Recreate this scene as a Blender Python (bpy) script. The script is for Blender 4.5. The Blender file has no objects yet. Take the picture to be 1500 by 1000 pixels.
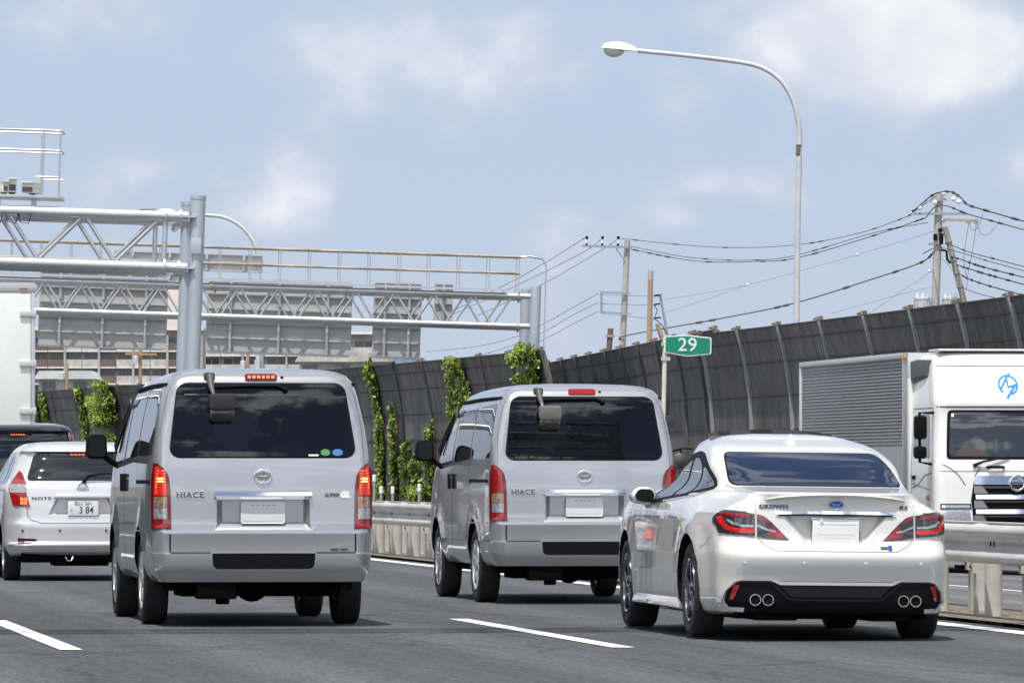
import bpy, bmesh, math, random
from mathutils import Vector, Matrix, Euler
from mathutils.bvhtree import BVHTree
random.seed(7)
C = bpy.context.scene.collection
sc = bpy.context.scene
R = math.radians

# ------------------------------------------------------------------ camera
FPX, VPX, HY, CAMZ = 9000.0, -550.0, 695.0, 1.15      # measured on the 1500 px wide photograph
TH = math.atan((750 - VPX) / FPX)                      # heading of the road, left of the view axis
cam = bpy.data.cameras.new('camera')
cam.sensor_width = 36; cam.lens = 36 * FPX / 1500
cam.shift_y = (HY - 500) / 1500
cam.clip_start = 1; cam.clip_end = 20000
co = bpy.data.objects.new('camera', cam); C.objects.link(co)
co.location = (0, 0, CAMZ); co.rotation_euler = (R(90), 0, 0)
sc.camera = co

# ------------------------------------------------------------------ light
SUN = Vector((-0.12, -0.33, 0.94)).normalized()
SUN_EL = math.asin(SUN.z)
sl = bpy.data.lights.new('sun', 'SUN'); sl.energy = 4.3; sl.angle = R(0.5); sl.color = (1, .96, .90)
so = bpy.data.objects.new('sun', sl); C.objects.link(so)
so.rotation_euler = (-SUN).to_track_quat('-Z', 'Y').to_euler()
so.location = (0, 0, 60)
sc.view_settings.view_transform = 'Standard'; sc.view_settings.look = 'None'
sc.view_settings.gamma = 1; sc.view_settings.exposure = 0.25

W = bpy.data.worlds.new('World'); sc.world = W; W.use_nodes = True
def build_world():
    nt = W.node_tree; nt.nodes.clear(); L = nt.links.new
    def N(t, **k):
        n = nt.nodes.new(t)
        for a, b in k.items(): setattr(n, a, b)
        return n
    def M(op, a, b=None, c=None):
        n = N('ShaderNodeMath', operation=op)
        for i, v in enumerate((a, b, c)):
            if v is None: continue
            if isinstance(v, (int, float)): n.inputs[i].default_value = v
            else: L(v, n.inputs[i])
        return n.outputs[0]
    def SS(v, a, b):
        n = N('ShaderNodeMapRange', interpolation_type='SMOOTHSTEP')
        L(v, n.inputs[0]); n.inputs[1].default_value = a; n.inputs[2].default_value = b
        return n.outputs[0]
    tc = N('ShaderNodeTexCoord'); sep = N('ShaderNodeSeparateXYZ'); L(tc.outputs['Generated'], sep.inputs[0])
    x, y, z = sep.outputs
    sky = N('ShaderNodeTexSky', sky_type='NISHITA'); sky.sun_disc = False
    sky.sun_elevation = SUN_EL; sky.sun_rotation = math.atan2(SUN.x, SUN.y)
    sky.air_density = 1.0; sky.dust_density = 1.6; sky.ozone_density = 1.6
    ysafe = M('MAXIMUM', y, 0.05)
    u = M('DIVIDE', x, ysafe); v = M('DIVIDE', z, ysafe)      # tangent of azimuth and of elevation of the sky direction
    # cloud field: layered noise over the sky directions
    mp = N('ShaderNodeMapping'); mp.inputs['Scale'].default_value = (48, 48, 56); L(tc.outputs['Generated'], mp.inputs[0])
    n1 = N('ShaderNodeTexNoise'); n1.inputs['Scale'].default_value = 1.0; n1.inputs['Detail'].default_value = 7; n1.inputs['Roughness'].default_value = .56; n1.inputs['Distortion'].default_value = .0
    L(mp.outputs[0], n1.inputs['Vector'])
    mp2 = N('ShaderNodeMapping'); mp2.inputs['Scale'].default_value = (6.5, 6.5, 11); L(tc.outputs['Generated'], mp2.inputs[0])
    n2 = N('ShaderNodeTexNoise'); n2.inputs['Scale'].default_value = 1.0; n2.inputs['Detail'].default_value = 8; n2.inputs['Roughness'].default_value = .58
    L(mp2.outputs[0], n2.inputs['Vector'])
    blob = None
    for (px, py, rx, ry, a) in CLOUDS:
        du = M('MULTIPLY', M('SUBTRACT', u, (px - 750) / FPX), FPX / rx)
        dv = M('MULTIPLY', M('SUBTRACT', v, (HY - py) / FPX), FPX / ry)
        d = M('ADD', M('MULTIPLY', du, du), M('MULTIPLY', dv, dv))
        b = M('MULTIPLY', M('EXPONENT', M('MULTIPLY', d, -1.0)), a)
        blob = b if blob is None else M('ADD', blob, b)
    front = SS(y, .9, .97)                                     # the part of the sky ahead: separate cumulus heads
    ahead = M('ADD', M('MULTIPLY', M('SUBTRACT', n1.outputs[0], .5), 1.25), blob)
    m_ahead = M('MULTIPLY', SS(ahead, .02, .78), front)
    m_rest = M('MULTIPLY', SS(n2.outputs[0], .455, .535), M('SUBTRACT', 1.0, front))
    mask = M('ADD', m_ahead, m_rest)
    # cloud brightness: lumps inside the cloud
    shade = N('ShaderNodeValToRGB'); shade.color_ramp.elements[0].position = .3; shade.color_ramp.elements[1].position = .75
    shade.color_ramp.elements[0].color = (6.2, 6.7, 7.5, 1); shade.color_ramp.elements[1].color = (9.3, 9.2, 9.25, 1)
    L(n1.outputs[0], shade.inputs[0])
    # thin summer veil that whitens the blue
    veil = N('ShaderNodeMixRGB'); L(M('ADD', .12, M('MULTIPLY', SS(M('MULTIPLY', M('ABSOLUTE', z), -1.0), -.42, -.03), VEIL - .12)), veil.inputs[0]); vg = N('ShaderNodeMixRGB'); vg.inputs[1].default_value = VEILC; vg.inputs[2].default_value = (5.55, 6.3, 7.6, 1); L(M('MULTIPLY', SS(M('MULTIPLY', M('ABSOLUTE', z), -1.0), -.055, -.005), .8), vg.inputs[0]); L(vg.outputs[0], veil.inputs[2])
    dk = N('ShaderNodeMixRGB', blend_type='MULTIPLY'); dk.inputs[0].default_value = 1; dk.inputs[2].default_value = (.72, .76, .82, 1); L(sky.outputs[0], dk.inputs[1]); L(dk.outputs[0], veil.inputs[1])
    sunny = M('ADD', 1.0, M('MULTIPLY', SS(M('MULTIPLY', y, -1.0), .1, .9), 1.3))   # clouds on the sun's side are brighter
    sc_ = N('ShaderNodeVectorMath', operation='SCALE'); L(shade.outputs[0], sc_.inputs[0]); L(sunny, sc_.inputs['Scale'])
    mx = N('ShaderNodeMixRGB'); L(M('MULTIPLY', mask, .93), mx.inputs[0]); L(veil.outputs[0], mx.inputs[1]); L(sc_.outputs[0], mx.inputs[2])
    bg = N('ShaderNodeBackground'); bg.inputs[1].default_value = 0.095
    L(mx.outputs[0], bg.inputs[0])
    out = N('ShaderNodeOutputWorld'); L(bg.outputs[0], out.inputs[0])
CLOUDS = [(1180, 45, 90, 60, .60), (1330, 55, 145, 85, 1.1), (1435, 85, 80, 50, .60), (1270, 115, 190, 45, .22), (1495, 240, 40, 40, .26), (640, 100, 230, 75, .33), (470, 75, 120, 70, .22), (420, 300, 110, 70, .25),
          (215, 243, 60, 28, .34), (1060, 270, 80, 26, .30), (990, 325, 60, 24, .30), (770, 335, 100, 40, .20), (100, 40, 190, 60, .22), (200, 50, 50, 40, .14), (800, 15, 150, 35, .22), (1150, 300, 120, 30, .14)]
VEIL, VEILC = .86, (4.9, 5.82, 7.45, 1)
build_world()

# ------------------------------------------------------------------ helpers
def P(px, py, Y):
    return Vector(((px - 750) / FPX * Y, Y, CAMZ + (HY - py) / FPX * Y))
RR_ = Vector((math.cos(TH), math.sin(TH), 0)); RU = Vector((-math.sin(TH), math.cos(TH), 0))
def RD(lat, along, z=0):
    v = RR_ * lat + RU * along; v.z = z; return v
def along_at(px, lat):                       # distance along the road where a line at this lateral offset meets image column px
    Ls = lat / math.cos(TH); Y = FPX * Ls / (px - VPX)
    return (Y - RR_.y * lat) / RU.y

def tag(o, label=None, cat=None, group=None, kind=None):
    for k, v in (('label', label), ('category', cat), ('group', group), ('kind', kind)):
        if v: o[k] = v
    return o
def empty(name, loc=(0, 0, 0), rz=0, label=None, cat=None, group=None, ry=0):
    o = bpy.data.objects.new(name, None); C.objects.link(o); o.empty_display_size = .2
    o.location = loc; o.rotation_euler = (0, ry, rz)
    return tag(o, label, cat, group)
def children(o): return [c for c in bpy.data.objects if c.parent == o]
def copy_tree(o, parent=None):
    c = o.copy(); C.objects.link(c)
    if parent: c.parent = parent
    for ch in children(o): copy_tree(ch, c)
    return c

# ---- materials
MATS = {}
def mat(name, col, rough=.5, metal=0, var=0, vscale=8, bump=0, bscale=40, emit=None, estr=0, coat=0, spec=None, aniso=None, trans=0, alpha=1, stretch=None, col2=None, vmin=.35, vmax=.65, ior=None):
    if name in MATS: return MATS[name]
    m = bpy.data.materials.new(name); m.use_nodes = True; nt = m.node_tree; L = nt.links.new
    b = nt.nodes['Principled BSDF']; I = b.inputs
    I['Base Color'].default_value = (*col, 1); I['Roughness'].default_value = rough; I['Metallic'].default_value = metal
    if coat: I['Coat Weight'].default_value = coat; I['Coat Roughness'].default_value = .03
    if spec is not None: I['Specular IOR Level'].default_value = spec
    if trans: I['Transmission Weight'].default_value = trans
    if ior: I['IOR'].default_value = ior
    if alpha < 1: I['Alpha'].default_value = alpha
    if emit: I['Emission Color'].default_value = (*emit, 1); I['Emission Strength'].default_value = estr
    if var or bump or col2:
        tc = nt.nodes.new('ShaderNodeTexCoord'); mp = nt.nodes.new('ShaderNodeMapping'); L(tc.outputs['Object'], mp.inputs[0])
        if stretch: mp.inputs['Scale'].default_value = stretch
    if var or col2:
        n = nt.nodes.new('ShaderNodeTexNoise'); n.inputs['Scale'].default_value = vscale; n.inputs['Detail'].default_value = 6; n.inputs['Roughness'].default_value = .65
        L(mp.outputs[0], n.inputs['Vector'])
        r = nt.nodes.new('ShaderNodeValToRGB'); r.color_ramp.elements[0].position = vmin; r.color_ramp.elements[1].position = vmax
        c0 = col2 if col2 else tuple(c * (1 - var) for c in col); c1 = tuple(min(1, c * (1 + var)) for c in col) if not col2 else col
        r.color_ramp.elements[0].color = (*c0, 1); r.color_ramp.elements[1].color = (*c1, 1)
        L(n.outputs[0], r.inputs[0]); L(r.outputs[0], I['Base Color'])
    if bump:
        n = nt.nodes.new('ShaderNodeTexNoise'); n.inputs['Scale'].default_value = bscale; n.inputs['Detail'].default_value = 4
        L(mp.outputs[0], n.inputs['Vector'])
        bp = nt.nodes.new('ShaderNodeBump'); bp.inputs['Strength'].default_value = bump; bp.inputs['Distance'].default_value = .02
        L(n.outputs[0], bp.inputs['Height']); L(bp.outputs[0], I['Normal'])
    MATS[name] = m; return m

# ---- mesh builder
class MB:
    def __init__(s): s.v = []; s.f = []; s.mi = []; s.m = 0
    def add(s, vs, fs):
        o = len(s.v); s.v += [Vector(p) for p in vs]
        for f in fs: s.f.append([i + o for i in f]); s.mi.append(s.m)
        return s
    def box(s, x0, x1, y0, y1, z0, z1):
        vs = [(x, y, z) for x in (x0, x1) for y in (y0, y1) for z in (z0, z1)]
        return s.add(vs, [(0, 1, 3, 2), (4, 6, 7, 5), (0, 4, 5, 1), (2, 3, 7, 6), (0, 2, 6, 4), (1, 5, 7, 3)])
    def bar(s, a, b, w, h, up=(0, 0, 1)):
        a, b = Vector(a), Vector(b); d = (b - a).normalized(); up = Vector(up)
        r = d.cross(up); r = d.cross(Vector((1, 0, 0))) if r.length < 1e-4 else r
        r.normalize(); u = r.cross(d); vs = []
        for p in (a, b):
            for i, j in ((-1, -1), (1, -1), (1, 1), (-1, 1)): vs.append(p + r * i * w / 2 + u * j * h / 2)
        return s.add(vs, [(3, 2, 1, 0), (4, 5, 6, 7), (0, 1, 5, 4), (1, 2, 6, 5), (2, 3, 7, 6), (3, 0, 4, 7)])
    def tube(s, pts, r, n=10, caps=True):
        pts = [Vector(p) for p in pts]; k = len(pts); rs = r if isinstance(r, (list, tuple)) else [r] * k
        rings = []; prev = None
        for i, p in enumerate(pts):
            d = (pts[min(i + 1, k - 1)] - pts[max(i - 1, 0)]).normalized()
            if prev is None:
                a = d.cross(Vector((0, 0, 1))); a = d.cross(Vector((1, 0, 0))) if a.length < 1e-3 else a
            else: a = prev - d * prev.dot(d)
            a.normalize(); prev = a; b = d.cross(a)
            rings.append([p + (a * math.cos(t * 2 * math.pi / n) + b * math.sin(t * 2 * math.pi / n)) * rs[i] for t in range(n)])
        vs = [q for g in rings for q in g]; fs = []
        for i in range(k - 1):
            for t in range(n):
                t2 = (t + 1) % n; fs.append((i * n + t, i * n + t2, (i + 1) * n + t2, (i + 1) * n + t))
        if caps: fs.append(tuple(range(n))[::-1]); fs.append(tuple((k - 1) * n + t for t in range(n)))
        return s.add(vs, fs)
    def cyl(s, a, b, r, n=16): return s.tube([a, b], r, n)
    def lathe(s, prof, org=(0, 0, 0), axis='z', n=24, close=False):
        vs = []; k = len(prof)
        for (r, h) in prof:
            for t in range(n):
                c, q = r * math.cos(t * 2 * math.pi / n), r * math.sin(t * 2 * math.pi / n)
                p = (c, q, h) if axis == 'z' else ((h, c, q) if axis == 'x' else (q, h, c))
                vs.append(Vector(p) + Vector(org))
        fs = []
        for i in range(k if close else k - 1):
            j = (i + 1) % k
            for t in range(n):
                t2 = (t + 1) % n; fs.append((i * n + t, i * n + t2, j * n + t2, j * n + t))
        if not close: fs.append(tuple(range(n))[::-1]); fs.append(tuple((k - 1) * n + t for t in range(n)))
        return s.add(vs, fs)
    def prism(s, poly, a, b):                 # poly in (x,z), extruded from y=a to y=b
        n = len(poly); vs = [(p[0], a, p[1]) for p in poly] + [(p[0], b, p[1]) for p in poly]
        return s.add(vs, [tuple(range(n)), tuple(range(2 * n - 1, n - 1, -1))] + [(i, n + i, n + (i + 1) % n, (i + 1) % n) for i in range(n)])
    def sphere(s, c, r, n=12, sc3=(1, 1, 1)):
        prof = [(max(1e-4, math.sin(math.pi * i / n)) * r, -math.cos(math.pi * i / n) * r) for i in range(n + 1)]
        o = len(s.v); s.lathe(prof, n=n + 4)
        for i in range(o, len(s.v)):
            q = s.v[i]; s.v[i] = Vector(c) + Vector((q.x * sc3[0], q.y * sc3[1], q.z * sc3[2]))
        return s
    def build(s, name, mats, parent=None, smooth=35, bevel=0, loc=None, fixn=True):
        me = bpy.data.meshes.new(name); me.from_pydata(s.v, [], s.f); me.polygons.foreach_set('material_index', s.mi)
        return finish(name, me, mats, parent, smooth, bevel, loc, fixn)
def finish(name, me, mats, parent=None, smooth=35, bevel=0, loc=None, fixn=True):
    bm = bmesh.new(); bm.from_mesh(me)
    if fixn: bmesh.ops.recalc_face_normals(bm, faces=bm.faces)
    if bevel:
        es = [e for e in bm.edges if len(e.link_faces) == 2 and e.calc_face_angle(0) > R(40)]
        bmesh.ops.bevel(bm, geom=es, offset=bevel, segments=2, profile=.6, affect='EDGES', clamp_overlap=True)
    if smooth:
        for f in bm.faces: f.smooth = True
        for e in bm.edges:
            if len(e.link_faces) == 2: e.smooth = e.calc_face_angle(0) < R(smooth)
    bm.to_mesh(me); bm.free()
    for m in (mats if isinstance(mats, (list, tuple)) else [mats]): me.materials.append(m)
    o = bpy.data.objects.new(name, me); C.objects.link(o)
    if parent: o.parent = parent
    if loc: o.location = loc
    return o

def text_mesh(txt, size, bold=0, sx=1.0, shear=0, space=1.0):
    cu = bpy.data.curves.new('lettering', 'FONT'); cu.body = txt; cu.size = size; cu.align_x = 'CENTER'; cu.align_y = 'CENTER'
    cu.offset = bold; cu.shear = shear; cu.space_character = space; cu.resolution_u = 3; cu.fill_mode = 'FRONT'
    o = bpy.data.objects.new('lettering', cu); C.objects.link(o)
    dg = bpy.context.evaluated_depsgraph_get(); me = bpy.data.meshes.new_from_object(o.evaluated_get(dg))
    vs = [(v.co.x * sx, v.co.y) for v in me.vertices]; fs = [tuple(p.vertices) for p in me.polygons]
    bpy.data.objects.remove(o); bpy.data.meshes.remove(me)
    return vs, fs

# ---- monotone cubic interpolation
def pchip(xs, ys):
    n = len(xs); h = [xs[i + 1] - xs[i] for i in range(n - 1)]; d = [(ys[i + 1] - ys[i]) / h[i] for i in range(n - 1)]; m = [0] * n
    m[0], m[-1] = d[0], d[-1]
    for i in range(1, n - 1):
        if d[i - 1] * d[i] > 0:
            w1, w2 = 2 * h[i] + h[i - 1], h[i] + 2 * h[i - 1]; m[i] = (w1 + w2) / (w1 / d[i - 1] + w2 / d[i])
    def f(x):
        if x <= xs[0]: return ys[0]
        if x >= xs[-1]: return ys[-1]
        i = max(k for k in range(n - 1) if xs[k] <= x); t = (x - xs[i]) / h[i]; t2, t3 = t * t, t * t * t
        return ys[i] * (2 * t3 - 3 * t2 + 1) + h[i] * m[i] * (t3 - 2 * t2 + t) + ys[i + 1] * (-2 * t3 + 3 * t2) + h[i] * m[i + 1] * (t3 - t2)
    return f

# ---- vehicle bodies: horizontal slices lofted upwards
def slice_body(keys, taper=None, rb=.05, fb=.15, post=None, sub=4, flare=None):
    """keys: rows (z, y_rear, y_front, half_width, r_rear, r_front); taper: list of (y, factor)."""
    zs = []
    for i in range(len(keys) - 1):
        dz = keys[i + 1][0] - keys[i][0]; dy = abs(keys[i + 1][1] - keys[i][1]); k = max(1, min(8, int(math.hypot(dz, dy) / .045)))
        zs += [keys[i][0] + dz * j / k for j in range(k)]
    zs.append(keys[-1][0])
    kz = [k[0] for k in keys]; F = [pchip(kz, [k[c] for k in keys]) for c in range(1, 6)]
    tp = pchip([t[0] for t in taper], [t[1] for t in taper]) if taper else (lambda y: 1)
    NR, NC, NS = 14, 8, 44
    rings = []
    for z in zs:
        yr, yf, w, r0, r1 = [f(z) for f in F]; half = []
        w0 = max(.001, w - r0)
        for i in range(NR): half.append((w0 * i / NR, yr + rb * (w0 * i / NR) ** 2))
        yb = yr + rb * w0 ** 2
        for i in range(NC + 1):
            a = math.pi / 2 * i / NC; half.append((w0 + r0 * math.sin(a), yb + r0 * (1 - math.cos(a))))
        w1 = max(.001, w - r1); yt = yf - fb * w1 ** 2; ys0, ys1 = yb + r0, max(yb + r0 + .02, yt - r1)
        for i in range(1, NS): half.append((w, ys0 + (ys1 - ys0) * i / NS))
        for i in range(NC + 1):
            a = math.pi / 2 * i / NC; half.append((w1 + r1 * math.cos(a), ys1 + r1 * math.sin(a)))
        for i in range(1, NR + 1):
            x = w1 * (1 - i / NR); half.append((x, max(ys1, ys1 + r1 + fb * (w1 ** 2 - x ** 2))))
        pts = half + [(-x, y) for x, y in half[-2:0:-1]]
        ring = []
        for x, y in pts:
            q = Vector((x * tp(y), y, z))
            if flare:
                for (fy, fz, fr, fa) in flare:
                    d = math.hypot(y - fy, z - fz); q.x += math.copysign(fa * math.exp(-((d - fr) / .09) ** 2), x) if abs(x) > w * .8 else 0
            if post: q = post(q)
            ring.append(q)
        rings.append(ring)
    n = len(rings[0]); mb = MB(); vs = [p for g in rings for p in g]; fs = []
    for i in range(len(rings) - 1):
        for t in range(n): t2 = (t + 1) % n; fs.append((i * n + t, i * n + t2, (i + 1) * n + t2, (i + 1) * n + t))
    nb = len(half)
    for base in (0, (len(rings) - 1) * n):                    # caps as cross strips between mirrored points
        for t in range(0, nb - 1):
            a, b = t, t + 1; c, d = (n - b) % n, (n - a) % n
            if a == 0: fs.append((base, base + b, base + c))
            elif b == nb - 1: fs.append((base + a, base + b, base + d))
            else: fs.append((base + a, base + b, base + c, base + d))
    mb.add(vs, fs); return mb

class Car:
    """Body mesh + projection of glass, lamps, seams and letters on to its curved skin."""
    def __init__(s, root, mb, planes=()):
        s.root = root; bm = bmesh.new(); me = bpy.data.meshes.new('body'); me.from_pydata(mb.v, [], mb.f)
        bm.from_mesh(me); bpy.data.meshes.remove(me)
        bmesh.ops.remove_doubles(bm, verts=bm.verts, dist=1e-5)
        bmesh.ops.recalc_face_normals(bm, faces=bm.faces)
        s.bvh = BVHTree.FromBMesh(bm)
        for co, no in planes:
            bmesh.ops.bisect_plane(bm, geom=bm.verts[:] + bm.edges[:] + bm.faces[:], plane_co=co, plane_no=no, dist=1e-5)
        s.bm = bm; s.cuts = []
    def cut(s, mb, m): s.cuts.append((mb, m))
    def finish_body(s, paint, regions=(), names=()):
        me = bpy.data.meshes.new('body'); s.bm.to_mesh(me); me.materials.append(paint)
        o = bpy.data.objects.new('body', me); C.objects.link(o)
        cs = []
        for mb, m in s.cuts:
            cm = bpy.data.meshes.new('cutter'); cm.from_pydata(mb.v, [], mb.f); b2 = bmesh.new(); b2.from_mesh(cm); bmesh.ops.recalc_face_normals(b2, faces=b2.faces); b2.to_mesh(cm); b2.free()
            cm.materials.append(m); q = bpy.data.objects.new('cutter', cm); C.objects.link(q); cs.append(q)
            md = o.modifiers.new('b', 'BOOLEAN'); md.object = q; md.operation = 'DIFFERENCE'; md.solver = 'EXACT'; md.material_mode = 'TRANSFER'
        dg = bpy.context.evaluated_depsgraph_get(); dg.update()
        me2 = bpy.data.meshes.new_from_object(o.evaluated_get(dg), depsgraph=dg)
        for q in cs + [o]: bpy.data.objects.remove(q)
        mats = list(me2.materials)
        bm = bmesh.new(); bm.from_mesh(me2); me2.materials.clear(); s.bvh2 = BVHTree.FromBMesh(bm)
        out = {}
        for nm, lab, test in regions:
            fs = [f for f in bm.faces if test(f.calc_center_median(), f.normal)]
            if not fs: continue
            ret = bmesh.ops.duplicate(bm, geom=fs)
            newf = [g for g in ret['geom'] if isinstance(g, bmesh.types.BMFace)]
            b3 = bmesh.new(); vm = {}
            for f in newf:
                vv = []
                for v in f.verts:
                    if v not in vm: vm[v] = b3.verts.new(v.co)
                    vv.append(vm[v])
                try: b3.faces.new(vv).material_index = f.material_index
                except ValueError: pass
            bmesh.ops.delete(bm, geom=fs + newf, context='FACES')
            m3 = bpy.data.meshes.new(nm); b3.to_mesh(m3); b3.free()
            out.setdefault(nm, []).append(finish(nm, m3, mats, s.root, 38, fixn=False))
            if lab: out[nm][-1]['label'] = lab
        bm.to_mesh(me2); bm.free(); me2.name = 'body'
        s.body = finish('body', me2, mats, s.root, 38, fixn=False); s.out = out
        return s.body
    def hit(s, kind, u, v, cutb=False):
        b = s.bvh2 if cutb else s.bvh
        if kind == 'rear': o, d = Vector((u, -3, v)), Vector((0, 1, 0))
        elif kind == 'left': o, d = Vector((-4, u, v)), Vector((1, 0, 0))
        elif kind == 'right': o, d = Vector((4, u, v)), Vector((-1, 0, 0))
        elif kind == 'front': o, d = Vector((u, 9, v)), Vector((0, -1, 0))
        else: o, d = Vector((u, v, 5)), Vector((0, 0, -1))
        r = b.ray_cast(o, d)
        if r[0] is None:
            q = {'rear': Vector((u, 0, v)), 'front': Vector((u, 4, v)), 'left': Vector((-1, u, v)), 'right': Vector((1, u, v)), 'top': Vector((u, v, 2))}[kind]
            r = b.find_nearest(q); n = r[1]
            return r[0], n
        n = r[1]
        if n.dot(d) > 0: n = -n
        return r[0], n
    def patch(s, name, kind, poly, m, off=.004, parent=None, rows=16, cols=14, cutb=False, deep=.01, smooth=50):
        zs = [p[1] for p in poly]; z0, z1 = min(zs), max(zs); n = len(poly)
        vv = sorted(set([z0 + (z1 - z0) * (.5 - .5 * math.cos(math.pi * i / rows)) for i in range(rows + 1)]))
        mb = MB(); grid = []
        for i, z in enumerate(vv):
            zz = min(max(z, z0 + (z1 - z0) * 1e-4), z1 - (z1 - z0) * 1e-4); xs = []
            for k in range(n):
                (xa, za), (xb, zb) = poly[k], poly[(k + 1) % n]
                if (za - zz) * (zb - zz) < 0: xs.append(xa + (xb - xa) * (zz - za) / (zb - za))
            if len(xs) < 2: continue
            xa, xb = min(xs), max(xs); row = []
            for j in range(cols + 1):
                p, nn = s.hit(kind, xa + (xb - xa) * j / cols, zz, cutb); row.append((p + nn * off, p - nn * deep))
            grid.append(row)
        r = len(grid); c = cols + 1
        vs = [q[0] for g in grid for q in g]; fs = []
        flip = kind in ('left', 'front')
        for i in range(r - 1):
            for j in range(cols):
                a = i * c + j; f = (a, a + 1, a + c + 1, a + c); fs.append(f[::-1] if flip else f)
        ring = [j for j in range(c)] + [i * c + cols for i in range(1, r)] + [(r - 1) * c + j for j in range(cols - 1, -1, -1)] + [i * c for i in range(r - 2, 0, -1)]
        base = len(vs); flat = [q for g in grid for q in g]
        vs += [flat[k][1] for k in ring]; m_ = len(ring)
        for k in range(m_):
            k2 = (k + 1) % m_; f = (ring[k2], ring[k], base + k, base + k2); fs.append(f[::-1] if flip else f)
        mb.add(vs, fs); return mb.build(name, m, parent or s.root, smooth, fixn=False)
    def strip(s, mb, kind, pts, w, off=.002, cutb=False, step=.05):
        dense = []
        for a, b in zip(pts[:-1], pts[1:]):
            k = max(1, int(math.hypot(b[0] - a[0], b[1] - a[1]) / step)); dense += [(a[0] + (b[0] - a[0]) * i / k, a[1] + (b[1] - a[1]) * i / k) for i in range(k)]
        dense.append(pts[-1]); vs = []
        for i, p in enumerate(dense):
            q0, q1 = dense[max(0, i - 1)], dense[min(len(dense) - 1, i + 1)]; dx, dz = q1[0] - q0[0], q1[1] - q0[1]; l = math.hypot(dx, dz) or 1
            nx, nz = -dz / l * w / 2, dx / l * w / 2
            for sg in (1, -1):
                h, n = s.hit(kind, p[0] + nx * sg, p[1] + nz * sg, cutb); vs.append(h + n * off)
        mb.add(vs, [(2 * i, 2 * i + 1, 2 * i + 3, 2 * i + 2) for i in range(len(dense) - 1)])
    def gaps(s, lines, m, name='panel_line'):
        for kind, pts, w in lines:
            mb = MB(); s.strip(mb, kind, pts, w, .0025); mb.build(name, m, s.root, 0, fixn=False)
    def letters(s, name, txt, kind, u, v, size, m, off=.006, bold=0, sx=1, shear=0, space=1, parent=None, cutb=False):
        vs, fs = text_mesh(txt, size, bold, sx, shear, space); out = []
        for a, b in vs:
            h, n = s.hit(kind, u + a, v + b, cutb); out.append(h + n * off)
        mb = MB(); mb.add(out, fs); return mb.build(name, m, parent or s.root, 0, fixn=False)

def tint_glass(name, tint, rough=.0):
    if name in MATS: return MATS[name]
    m = bpy.data.materials.new(name); m.use_nodes = True; nt = m.node_tree; nt.nodes.clear(); L = nt.links.new
    o = nt.nodes.new('ShaderNodeOutputMaterial'); mx = nt.nodes.new('ShaderNodeMixShader'); t = nt.nodes.new('ShaderNodeBsdfTransparent'); g = nt.nodes.new('ShaderNodeBsdfGlossy'); fr = nt.nodes.new('ShaderNodeFresnel')
    t.inputs[0].default_value = (*tint, 1); g.inputs['Roughness'].default_value = rough; g.inputs[0].default_value = (1, 1, 1, 1); fr.inputs[0].default_value = 1.55
    L(fr.outputs[0], mx.inputs[0]); L(t.outputs[0], mx.inputs[1]); L(g.outputs[0], mx.inputs[2]); L(mx.outputs[0], o.inputs[0]); MATS[name] = m; return m
def rrect(x0, x1, z0, z1, r, n=5):
    pts = []
    for cx, cz, a0 in ((x1 - r, z0 + r, -90), (x1 - r, z1 - r, 0), (x0 + r, z1 - r, 90), (x0 + r, z0 + r, 180)):
        for i in range(n + 1):
            a = R(a0 + 90 * i / n); pts.append((cx + r * math.cos(a), cz + r * math.sin(a)))
    return pts
def ellipse(cx, cz, rx, rz, n=28): return [(cx + rx * math.cos(2 * math.pi * i / n), cz + rz * math.sin(2 * math.pi * i / n)) for i in range(n)]
def rounded(poly, r, n=4):
    out = []; k = len(poly)
    for i in range(k):
        p0, p, p1 = Vector(poly[i - 1]), Vector(poly[i]), Vector(poly[(i + 1) % k])
        d0, d1 = (p0 - p), (p1 - p); a = min(r, d0.length * .45); b = min(r, d1.length * .45)
        s0, s1 = p + d0.normalized() * a, p + d1.normalized() * b
        for j in range(n + 1):
            t = j / n; q = s0 * (1 - t) ** 2 + p * 2 * t * (1 - t) + s1 * t * t; out.append((q.x, q.y))
    return out
def mirror(poly): return [(-x, z) for x, z in poly][::-1]

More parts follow.
